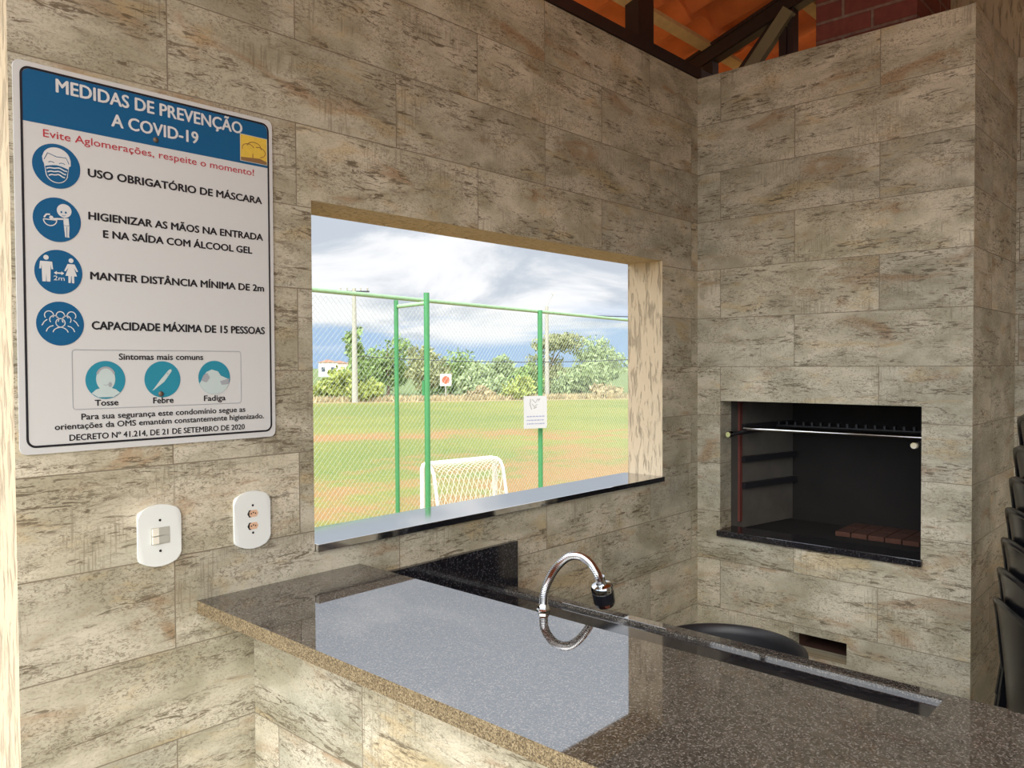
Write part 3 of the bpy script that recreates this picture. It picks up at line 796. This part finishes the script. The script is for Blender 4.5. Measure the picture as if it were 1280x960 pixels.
# hand washing
p2 = picto(.0678, .4288, r, SBLUE)
def f_wash(bm, y):
    flat(bm, arc(.012, .018, .0125, .0125, 0, 354, 24), y)
    flat(bm, [(.010, .005), (.019, .005), (.0205, -.010), (.0195, -.028), (.0205, -.0305), (.013, -.0305), (.011, -.010)], y)
    flat(bm, [(-.007, .0025), (.011, .0045), (.011, .0010), (-.007, -.0005)], y)
    ribbon(bm, arc(-.012, -.001, .011, .011, 180, 360, 14), .0018, y); ribbon(bm, [(-.023, -.001), (.0, -.001)], .0018, y)
    ribbon(bm, [(-.022, .002), (-.018, .008), (-.012, .0085)], .0028, y); flat(bm, arc(-.010, .003, .0035, .0035, 0, 340, 10), y)
fig(p2, SWHITE, f_wash)
def f_wash2(bm, y):
    for sx in (.007, .0145): flat(bm, arc(sx, .015, .0017, .0022, 0, 340, 8), y)
    ribbon(bm, arc(.011, .0105, .003, .002, 200, 340, 6), .0008, y); ribbon(bm, [(.011, -.009), (.0205, -.009)], .0008, y); ribbon(bm, [(.0158, -.011), (.0158, -.0305)], .0009, y)
fig(p2, SBLUE, f_wash2, Y4, 'face_lines')
# two metres apart
p3 = picto(.0689, .3333, r, SBLUE)
def f_two(bm, y):
    flat(bm, arc(-.021, .025, .0045, .0045, 0, 345, 14), y)
    flat(bm, [(-.031, .018), (-.011, .018), (-.0095, .004), (-.0125, .004), (-.0135, .012), (-.0145, -.019), (-.0205, -.019), (-.0212, -.004), (-.0218, -.019), (-.0278, -.019), (-.0285, .012), (-.0295, .004), (-.0325, .004)], y)
    flat(bm, arc(.021, .0225, .0043, .0043, 0, 345, 14), y)
    flat(bm, [(.015, .016), (.027, .016), (.033, .003), (.0305, .002), (.0255, .010), (.031, -.006), (.026, -.006), (.026, -.019), (.022, -.019), (.0215, -.006), (.0205, -.006), (.020, -.019), (.016, -.019), (.016, -.006), (.011, -.006), (.0165, .010), (.0115, .002), (.009, .003)], y)
    flat(bm, [(-.0085, -.002), (-.0035, .0015), (-.0035, -.0008), (.004, -.0008), (.004, .0015), (.009, -.002), (.004, -.0055), (.004, -.0032), (-.0035, -.0032), (-.0035, -.0055)], y)
fig(p3, SWHITE, f_two)
t2 = text('2m', -.009, .0095, -.0155, .0088, SWHITE, Y3, 0., 'lettering', p3)
# crowd
p4 = picto(.0701, .2384, r, SBLUE)
def f_crowd(bm, y):
    w = .0016
    for cx, cz, rr in ((-.019, .015, .0075), (.0, .015, .007), (.019, .015, .0075), (-.0105, .007, .0075), (.0105, .007, .0075)): ribbon(bm, arc(cx, cz, rr, rr, -30 if cx < 0 else -40, 220, 16), w, y)
    ribbon(bm, arc(0, .0015, .0078, .0078, 0, 345, 22), w, y, True)
    ribbon(bm, arc(0, -.018, .013, .011, 10, 170, 12), w, y)
    for s in (-1, 1):
        ribbon(bm, [(s * .012, -.004), (s * .018, -.006), (s * .022, -.010), (s * .024, -.015)], w, y)
        ribbon(bm, [(s * .022, .007), (s * .027, .003), (s * .031, -.004)], w, y)
fig(p4, SWHITE, f_crowd)
# symptoms
q1 = picto(.1479, .1330, .0365, STEAL)
fig(q1, SPALE, lambda bm, y: (flat(bm, arc(0, .002, .0175, .023, 0, 350, 26), y), flat(bm, [(-.026, -.025), (-.018, -.018), (-.008, -.015), (.008, -.015), (.018, -.018), (.026, -.025), (.014, -.033), (-.014, -.033)], y - .0001)), name='figure')
fig(q1, SGREY, lambda bm, y: (ribbon(bm, arc(0, .005, .0165, .019, 20, 160, 14), .004, y), ribbon(bm, arc(0, -.008, .004, .002, 180, 360, 8), .001, y), flat(bm, arc(.008, -.009, .0035, .005, 0, 340, 10), y)), Y4, 'face_lines')
q2 = picto(.2575, .1325, .0365, STEAL)
fig(q2, SPALE, lambda bm, y: flat(bm, [(-.0215, -.022), (-.0195, -.0205), (-.004, .000), (.013, .0195), (.0175, .0205), (.0185, .0165), (.003, -.005), (-.0185, -.0215)], y), name='thermometer')
fig(q2, SGREY, lambda bm, y: flat(bm, [(.008, .0115), (.0095, .0135), (.012, .0115), (.0105, .0095)], y), Y4, 'display')
q3 = picto(.3675, .1345, .0355, STEAL)
fig(q3, SPALE, lambda bm, y: (flat(bm, arc(0, 0, .0353, .0353, 200, 340, 16) + [(.03, -.003), (.014, .004), (.008, .013), (-.006, .017), (-.018, .012), (-.024, .002)], y)), name='figure')
fig(q3, SGREY, lambda bm, y: (flat(bm, [(-.030, -.006), (-.024, .006), (-.016, .010), (-.010, .000), (-.018, -.010)], y),), Y4, 'blanket')
fig(q3, SGREY, lambda bm, y: (flat(bm, [(.012, -.008), (.033, -.002), (.032, -.014), (.016, -.016)], y),), Y4, 'pillow')
# small yellow emblem of a tree
bm = BM(); flat(bm, [(.4328, .6045), (.4980, .6045), (.4980, .6632), (.4328, .6632)], Y3); em = build('emblem', face_front(bm), SYEL, notice)
bm = BM(); flat(bm, [(.4345, .6055), (.4965, .6055), (.4965, .612), (.4800, .6165), (.4600, .6150), (.4345, .6130)], Y4)
flat(bm, [(.4615, .606), (.4640, .606), (.4635, .6250), (.4620, .6250)], Y4 - .0001)
for c in (arc(.452, .634, .014, .010, 200, 20, 10), arc(.466, .638, .017, .012, 170, -10, 10), arc(.478, .630, .015, .011, 120, -80, 10)): ribbon(bm, c, .0016, Y4 - .0001)
build('emblem_tree', face_front(bm), SBROWN, em)
bm = BM(); ribbon(bm, [(.4335, .6050), (.4973, .6050), (.4973, .6625), (.4335, .6625)], .0014, Y4, True); build('emblem_frame', face_front(bm), SPALE, em)
for bx_, bz_ in ((.2507, .6118), (.2534, .1033)):
    bm = BM(); lathe(bm, [(.0, -.0085), (.0032, -.0082), (.0052, -.0065), (.0056, -.0040)], (0, 0, 0), 16, 'y'); o = build('screw', bm, plain('rusty_screw', (.14, .10, .07), .5, .6), notice, True); o.location = (bx_, 0, bz_)

# ================================================================== CHAIN LINK FENCE
F0, F1 = Vector((-3.8, 4.384)), Vector((9.4, 6.185))
fd = (F1 - F0).normalized(); FL = (F1 - F0).length
fn = Vector((fd.y, -fd.x))                                 # towards the kiosk
FZ = 2.289
fence = empty('chain_link_fence', (F0.x, F0.y, GZ), math.atan2(fd.y, fd.x)); tag(fence, 'tall green chain link fence between kiosk and field', 'fence')
bm = BM(); c_ = .034; H_ = FZ - GZ - .05
nw, nk = int(FL / c_), int(H_ / c_)
rw = .0016
for i in range(nw):
    prev = None
    for k in range(nk + 1):
        s_ = (i + (k + i) % 2) * c_; y_ = .002 if (k + i) % 2 else -.002
        ring = [bm.verts.new((s_ + rw * math.cos(a), y_ + rw * math.sin(a), .03 + k * c_)) for a in (0., 2.094, 4.189)]
        if prev:
            for q in range(3): bm.faces.new((prev[q], prev[(q + 1) % 3], ring[(q + 1) % 3], ring[q]))
        prev = ring
build('wire_mesh', bm, WIRE, fence)
bm = BM(); tube(bm, [(-.02, 0, FZ - GZ), (FL, 0, FZ - GZ)], .024, 10); build('top_rail', bm, GREEN_RAIL, fence, True)
def on_fence(x): return (Vector((x, F0.y + (x - F0.x) * fd.y / fd.x)) - F0).length
bm = BM(); tube(bm, [(on_fence(5.60), -.03, 0), (on_fence(5.60), -.03, FZ - GZ + .015)], .034, 12); build('post', bm, GREEN_PAINT, fence, True)
bm = BM(); tube(bm, [(on_fence(2.74), -.02, 0), (on_fence(2.74), -.02, FZ - GZ - .03)], .024, 12); build('post', bm, GREEN_PAINT, fence, True)
for xx in (-3.75, -.25, 9.3):
    bm = BM(); tube(bm, [(on_fence(xx), -.03, 0), (on_fence(xx), -.03, FZ - GZ + .015)], .034, 12); build('post', bm, GREEN_PAINT, fence, True)
# nearer gate post with a link rail back to the fence
gp = empty('gate_post', (2.867, 4.895, GZ)); tag(gp, 'thick green pipe post standing just before the fence', 'post')
bm = BM(); tube(bm, [(0, 0, 0), (0, 0, 2.325 - GZ)], .031, 14); build('pipe', bm, GREEN_PAINT, gp, True)
e2 = F0 + fd * on_fence(2.74) + fn * .05
bm = BM(); tube(bm, [(0, 0, 2.215 - GZ), (e2.x - 2.867, e2.y - 4.895, 2.19 - GZ)], .023, 10); build('link_rail', bm, GREEN_RAIL, gp, True)
bm = BM(); tube(bm, [(0, .03, 1.30 - GZ), (0, .075, 1.30 - GZ)], .012, 8); box(bm, -.02, .02, .03, .06, 1.22 - GZ, 1.38 - GZ); build('hinge', bm, GREEN_PAINT, gp)

# small notice wired to the fence post
fs = empty('fence_notice', (5.41, 5.560, .675)); fs.rotation_euler.z = math.atan2(fd.y, fd.x) - R(28)
tag(fs, 'small white notice wired to the green fence post', 'sign')
bm = BM(); prism(bm, rrect(-.18, .18, 0, .445, .006), -.004, .0); build('panel', bm, plain('notice_white', (.44, .44, .43), .5, var=.03), fs)
random.seed(5)
PRINT_B = plain('pale_blue_print', (.20, .22, .32), .5)
for zr in (.158, .107, .058):
    bm = BM(); xx = -.135
    while xx < .135:
        w = random.uniform(.012, .045); box(bm, xx, min(xx + w, .14), -.0055, -.0045, zr, zr + .014); xx += w + .010
    build('printed_line', bm, PRINT_B, fs)
bm = BM()
ribbon(bm, [(-.075, .405), (-.085, .33), (-.06, .26)], .014, -.0047); ribbon(bm, [(-.05, .40), (.0, .35), (.03, .40), (.07, .395)], .014, -.0047); ribbon(bm, [(-.055, .34), (-.02, .30), (.03, .33)], .012, -.0047)
ribbon(bm, [(-.03, .275), (.02, .295)], .016, -.0047); ribbon(bm, [(.04, .37), (.075, .41)], .01, -.0047)
build('printed_drawing', face_front(bm), plain('grey_print', (.25, .245, .22), .5), fs)
for z_ in (.43, .015):
    bm = BM(); tube(bm, [(.17, -.006, z_), (.17, .02, z_)], .004, 6); build('wire_tie', bm, DARK_CABLE, fs)

# ================================================================== GOAL
GL, GR = Vector((4.247, 6.574, 0)), Vector((5.481, 6.412, 0)); gdir = (GR - GL).normalized(); gb = Vector((gdir.y, -gdir.x, 0))
goal = empty('football_goal', (GL.x, GL.y, GZ), math.atan2(gdir.y, gdir.x)); tag(goal, 'small white pipe football goal with net behind the fence', 'football goal')
GW, GH, GD, pr = (GR - GL).length, .955, .50, .034
bm = BM(); tube(bm, [(0, 0, 0), (0, 0, GH - .05), (.015, 0, GH - .012), (.05, 0, GH), (GW - .05, 0, GH), (GW - .015, 0, GH - .012), (GW, 0, GH - .05), (GW, 0, 0)], pr, 10); build('front_frame', bm, WHITE_PAINT, goal, True)
stay = [(0, 0, GH), (0, -.10, GH), (0, -.17, GH - .03), (0, -.23, GH - .12), (0, -.31, .45), (0, -.42, .02)]
for x_ in (.03, GW - .03):
    bm = BM(); tube(bm, [(x_, b, c) for a, b, c in stay], .024, 10); build('stay', bm, WHITE_PAINT, goal, True)
bm = BM(); tube(bm, [(.03, -.42, .025), (GW - .03, -.42, .025)], .02, 8); build('ground_bar', bm, WHITE_PAINT, goal, True)
bm = BM()
def stay_at(t):
    k = t * (len(stay) - 1); i = min(int(k), len(stay) - 2); f_ = k - i
    return Vector(stay[i]).lerp(Vector(stay[i + 1]), f_)
nn_ = 11; mm_ = 14
for i in range(mm_ * 2):
    for sgn in (1, -1):
        pts = []
        for k in range(nn_ + 1):
            u_ = (i - mm_ / 2 + sgn * k * .9) / mm_ if sgn > 0 else (i - mm_ / 2 - k * .9 + mm_ * .3) / mm_
            if 0 <= u_ <= 1:
                p = stay_at(k / nn_); pts.append((.03 + u_ * (GW - .06), p.y, p.z))
        if len(pts) > 1: tube(bm, pts, .0045, 4, False)
for x_ in (.03, GW - .03):
    for k in range(1, 9):
        p = stay_at(k / 9); tube(bm, [(x_, 0, p.z), (x_, p.y, p.z)], .004, 4, False)
    for yv in (-.1, -.2, -.3): tube(bm, [(x_, yv, 0.02), (x_, yv, GH - (.0 if yv > -.15 else (.08 if yv > -.25 else .47)))], .004, 4, False)
build('net', bm, NET, goal)

# ================================================================== UTILITY POLES, LAMP, CABLES
# unit vectors along the field's far edge and away from it
EA = Vector((26.23, 41.78)); ED = (Vector((42.59, 29.56)) - EA).normalized(); EN = Vector((.598, .801))
def edge(px, back):                                             # px: metres along the far edge
    p = EA + ED * px + EN * back; return p.x, p.y
up_ = empty('utility_pole', (27.6, 39.95, GZ)); tag(up_, 'tall pale utility pole with crossarm beyond the field', 'utility pole')
bm = BM(); tube(bm, [(0, 0, 0), (0, 0, 7.2)], [.20, .12], 10); build('pole', bm, CONCRETE_POST, up_, True)
bm = BM(); bar(bm, (-.68, .68, 7.0), (.68, -.68, 7.0), .09, .09); build('crossarm', bm, DARK_CABLE, up_)
for k in (-.6, -.3, .0, .3, .6):
    bm = BM(); lathe(bm, [(.03, -.04), (.06, .02), (.03, .07), (.06, .11), (.03, .17)], (k, -k, 7.085), 8); build('insulator', bm, CONCRETE_POST, up_)
lp = empty('street_lamp', (*edge(15.05, 1.0), GZ)); tag(lp, 'slim pale street lamp behind the fence notice', 'street lamp')
bm = BM(); tube(bm, [(0, 0, 0), (0, 0, 6.3)], [.17, .11], 10); build('pole', bm, CONCRETE_POST, lp, True)
bm = BM(); tube(bm, [(0, 0, 6.25), (.12, -.10, 6.7), (.32, -.26, 7.1)], .035, 8); build('arm', bm, GREY_PLASTIC, lp)
bm = BM(); bar(bm, (.28, -.22, 7.12), (.50, -.40, 7.20), .12, .08); build('lamp_head', bm, GREY_PLASTIC, lp)
for nm, za in (('black overhead cable, upper of the pair across the sky', 5.05), ('thin overhead cable low before the trees, under the upper one', 1.6)):
    bm = BM()
    A, B = Vector((*edge(15.05, 1.0), za)), Vector((62, 20, za + .7))
    if za < 2: A = Vector((27.6, 39.95, 2.2)); B = Vector((*(EA + ED * 24 - EN * .4), 2.1))
    tube(bm, [A.lerp(B, k / 16) - Vector((0, 0, .4 * (1 - (2 * k / 16 - 1) ** 2))) for k in range(17)], .030, 5)
    tag(build('overhead_cable', bm, DARK_CABLE), nm, 'cable', 'overhead cables')

# ================================================================== TREES, SHRUBS
def leaf_mat(name, c):
    m, g, b = new_mat(name)
    P = g.n('ShaderNodeTexCoord').outputs['Object']
    n = g.noise(P, 1.1, 4, .7)
    g.l(g.mix(g.ramp(n, .3, .7), tuple(v * .75 for v in c), tuple(v * 1.35 for v in c)), b.inputs['Base Color'])
    b.inputs['Roughness'].default_value = .7
    return m
LEAF = [leaf_mat('mid_green_leaves', (.19, .27, .075)), leaf_mat('olive_leaves', (.25, .26, .11)), leaf_mat('pale_green_leaves', (.28, .345, .155)), leaf_mat('yellow_green_leaves', (.29, .33, .07)), leaf_mat('dry_straw_leaves', (.40, .32, .17))]
def tree(x, y, h, w, leaf, blobs, label, cat='tree', group='trees beyond the field', n=2600, ls=.19, trunk=True, seed=0, name='tree'):
    rnd = random.Random(seed)
    t = empty(name, (x, y, GZ)); tag(t, label, cat, group)
    bm = BM(); th = h * .42
    if trunk:
        tube(bm, [(0, 0, 0), (w * .03, 0, th * .5), (0, w * .02, th), (0, 0, h * .8)], [.16, .12, .09, .03], 7)
    else:
        for k in range(5): tube(bm, [(0, 0, 0), (rnd.uniform(-.3, .3) * w, rnd.uniform(-.3, .3) * w, h * .7)], [.05, .01], 5)
    B = []
    for (bx_, bz_, br, bh) in blobs:
        p = Vector((bx_ * w * .8, rnd.uniform(-.3, .3) * w, bz_ * h)); B.append((p, br * w, bh * h))
        if trunk: tube(bm, [(0, 0, th * rnd.uniform(.6, 1.2)), p * .6 + Vector((0, 0, th * .4)), p], [.07, .05, .015], 5)
    build('trunk' if trunk else 'stems', bm, BARK, t, True)
    bm = BM(); tot = sum(b[1] ** 2 for b in B)
    for (p, br, bh) in B:
        for k in range(int(n * br * br / tot)):
            d_ = Vector((rnd.gauss(0, 1), rnd.gauss(0, 1), rnd.gauss(0, 1))).normalized() * (rnd.random() ** .45)
            q = p + Vector((d_.x * br, d_.y * br, d_.z * bh))
            q += Vector((mnoise.noise(q * 1.3 + Vector((seed, 0, 0))), mnoise.noise(q * 1.3 + Vector((0, seed, 9))), mnoise.noise(q * 1.3 + Vector((5, 0, seed))))) * .5
            if q.z < .05: q.z = rnd.uniform(.05, .3)
            a = Vector((rnd.gauss(0, 1), rnd.gauss(0, 1), rnd.gauss(0, .7))).normalized(); s_ = a.orthogonal().normalized(); s_.rotate(Matrix.Rotation(rnd.uniform(0, 6.28), 3, a))
            u_ = a.cross(s_); L_ = ls * rnd.uniform(.6, 1.3)
            vs = [bm.verts.new(q + v) for v in (s_ * L_, u_ * L_ * .4, -s_ * L_, -u_ * L_ * .4)]
            bm.faces.new(vs)
    build('foliage', bm, leaf, t)
    return t
round3 = [(-.32, .52, .36, .24), (.28, .56, .38, .26), (0, .74, .36, .26), (.0, .40, .44, .22)]
bushy = [(-.4, .38, .34, .32), (.4, .40, .34, .34), (0, .58, .40, .40), (-.1, .28, .45, .26)]
slim = [(0, .40, .45, .2), (.1, .6, .40, .2), (-.05, .8, .32, .2), (0, .25, .5, .16)]
flatc = [(-.35, .80, .30, .10), (.3, .84, .36, .12), (0, .90, .34, .09), (-.1, .5, .22, .16), (.25, .45, .28, .2), (0, .28, .42, .2)]
peak = [(0, .45, .42, .3), (.05, .70, .22, .25), (-.25, .35, .35, .28), (.28, .38, .34, .28)]
def T(px, back, h, w, leaf, bl, label, **k):
    x_, y_ = edge(px, back); return tree(x_, y_, h, w, LEAF[leaf], bl, label, **k)
T(2.2, 4.6, 5.1, 1.8, 0, slim, 'slim tall green tree left of the utility pole', seed=1)
T(4.6, 10.5, 5.0, 4.4, 0, peak, 'pointed bushy green tree right of the utility pole', seed=2, n=3600)
T(6.9, 4.2, 3.9, 3.0, 1, round3, 'olive brown round tree between the two green gate posts', seed=3)
T(9.4, 10.5, 3.6, 4.1, 0, bushy, 'wide green tree just right of the thick gate post', seed=4, n=3300)
T(11.1, 4.2, 2.7, 3.2, 2, bushy, 'lower pale green tree sloping down toward the middle', seed=5)
T(13.0, 10.0, 3.0, 2.7, 2, round3, 'small pale green tree in the middle of the tree line', seed=6)
T(14.3, 4.2, 2.5, 2.6, 0, bushy, 'short green tree left of the fence notice', seed=7)
T(17.4, 10.5, 4.8, 4.1, 1, flatc, 'flat-topped airy tree rising behind the fence notice post', seed=8, n=3000)
T(18.3, 4.2, 2.7, 3.4, 2, bushy, 'pale bushy tree right of the fence notice post', seed=9)
T(21.9, 10.5, 4.6, 4.6, 2, round3, 'wide silvery green tree at the right window jamb', seed=10, n=3600)
T(.9, 3.0, 2.3, 2.4, 3, bushy, 'yellow-green shrub at the left window edge', seed=11, trunk=False, name='shrub', cat='shrub', group='shrubs along the field edge')
T(2.9, 1.0, 1.5, 2.2, 3, bushy, 'low yellow-green shrub at the foot of the utility pole', seed=12, trunk=False, name='shrub', cat='shrub', group='shrubs along the field edge', n=900)
T(10.4, 1.4, .9, 1.6, 4, bushy, 'straw-coloured shrub below the red roadside board', seed=13, trunk=False, name='shrub', cat='shrub', group='shrubs along the field edge', n=800)
T(13.0, 1.3, 1.5, 2.3, 3, bushy, 'yellowish shrub in the middle of the field edge', seed=14, trunk=False, name='shrub', cat='shrub', group='shrubs along the field edge', n=800)
T(19.4, 1.4, .8, 2.0, 4, bushy, 'dry shrub right of the fence notice at the field edge', seed=15, trunk=False, name='shrub', cat='shrub', group='shrubs along the field edge', n=800)
# dry grass fringe along the far edge
bm = BM(); rnd = random.Random(3)
for k in range(9000):
    px_ = rnd.uniform(-4, 27); b_k = abs(rnd.gauss(0, 1.0)) + .1
    x_, y_ = edge(px_, b_k); h_ = rnd.uniform(.12, .45); a_ = rnd.uniform(0, 6.28); w_ = .045
    dx, dy = math.cos(a_) * w_, math.sin(a_) * w_
    bm.faces.new([bm.verts.new(v) for v in ((x_ - dx, y_ - dy, GZ), (x_ + dx, y_ + dy, GZ), (x_ + rnd.uniform(-.2, .2), y_ + rnd.uniform(-.2, .2), GZ + h_))])
tag(build('dry_grass', bm, LEAF[4]), 'strip of dry grass along the far edge of the field', 'grass', kind='stuff')

# red roadside board
rb = empty('roadside_board', (*edge(8.1, .8), GZ)); rb.rotation_euler.z = math.atan2(ED.y, ED.x); tag(rb, 'small white board with a red centre at the field edge', 'sign')
bm = BM(); tube(bm, [(0, .05, 0), (0, .05, 1.6)], .05, 8); build('post', bm, CONCRETE_POST, rb)
bm = BM(); box(bm, -.38, .38, -.02, .02, .95, 1.75); build('panel', bm, WHITE_PAINT, rb)
bm = BM(); flat(bm, disc_pts(.28, 8, 0, 1.35), -.025); build('red_patch', face_front(bm), plain('faded_red', (.50, .10, .05), .6), rb)

# pale houses of the distant town on the left
WALLS = [plain('white_house_wall', (.72, .69, .64), .8), plain('pink_house_wall', (.62, .46, .40), .8), plain('cream_house_wall', (.66, .60, .48), .8)]
ROOF = plain('clay_house_roof', (.42, .22, .15), .8); PANE = plain('dark_window_pane', (.06, .07, .09), .2)
rnd = random.Random(8)
HL = ['white house with clay roof at the left end of the distant town', 'pink house second from left in the distant town', 'cream house third from left in the distant town', 'white house in the middle of the distant town', 'pink house right of the middle in the distant town', 'cream house at the right end of the distant town']
for i in range(6):
    az = R(34.4 + i * .78); D = 185 + (i % 3) * 26
    x_, y_ = -2.853 + D * math.sin(az), -1.619 + D * math.cos(az)
    h_ = empty('distant_house', (x_, y_, GZ), -az); tag(h_, HL[i], 'house', 'distant town houses')
    hh = 3.0 + rnd.uniform(0, .6); ww = 3.0 + rnd.uniform(0, 1.2)
    bm = BM(); box(bm, -ww / 2, ww / 2, -2.5, 2.5, 0, hh); build('wall', bm, WALLS[i % 3], h_)
    bm = BM(); P_ = [(-ww / 2 - .3, hh), (ww / 2 + .3, hh), (0, hh + .7)]; prism(bm, P_, -2.8, 2.8); build('roof', bm, ROOF, h_)
    for wx in (-.25, .25):
        bm = BM(); box(bm, wx * ww - .4, wx * ww + .4, -2.54, -2.46, 1.1, 2.1); build('window', bm, PANE, h_)
# parked cars glimpsed beyond the trees on the right
CARW = plain('white_car_paint', (.72, .74, .76), .25); CARB = plain('pale_blue_car_paint', (.36, .46, .58), .25); GLASS_D = plain('dark_car_glass', (.05, .07, .09), .1); TYRE = plain('tyre_rubber', (.02, .02, .02), .8)
def car(px_, back, paint, label):
    c = empty('parked_car', (*edge(px_, back), GZ), math.atan2(ED.y, ED.x)); tag(c, label, 'car', 'parked cars beyond the trees')
    bm = BM(); prism(bm, [(-2.0, .35), (2.0, .35), (2.05, .7), (1.9, .88), (.95, .95), (-1.6, .98), (-2.05, .85)], -.85, .85, .06); build('body', bm, paint, c)
    bm = BM(); prism(bm, [(1.0, .93), (.45, 1.40), (-1.0, 1.44), (-1.65, .95)], -.74, .74, .08); build('cabin', bm, GLASS_D, c)
    bm = BM(); prism(bm, [(.45, 1.38), (.40, 1.47), (-.95, 1.49), (-1.05, 1.40)], -.72, .72); build('roof', bm, paint, c)
    for wx in (-1.3, 1.3):
        for wy in (-.88, .70):
            bm = BM(); lathe(bm, [(.0, 0), (.30, .0), (.33, .03), (.33, .15), (.30, .18), (0, .18)], (wx, wy, .33), 18, 'y'); build('wheel', bm, TYRE, c)
car(16.3, 17.0, CARW, 'white parked car beyond the trees behind the fence notice')
car(21.4, 17.5, CARB, 'pale blue parked car beyond the trees near the right jamb')
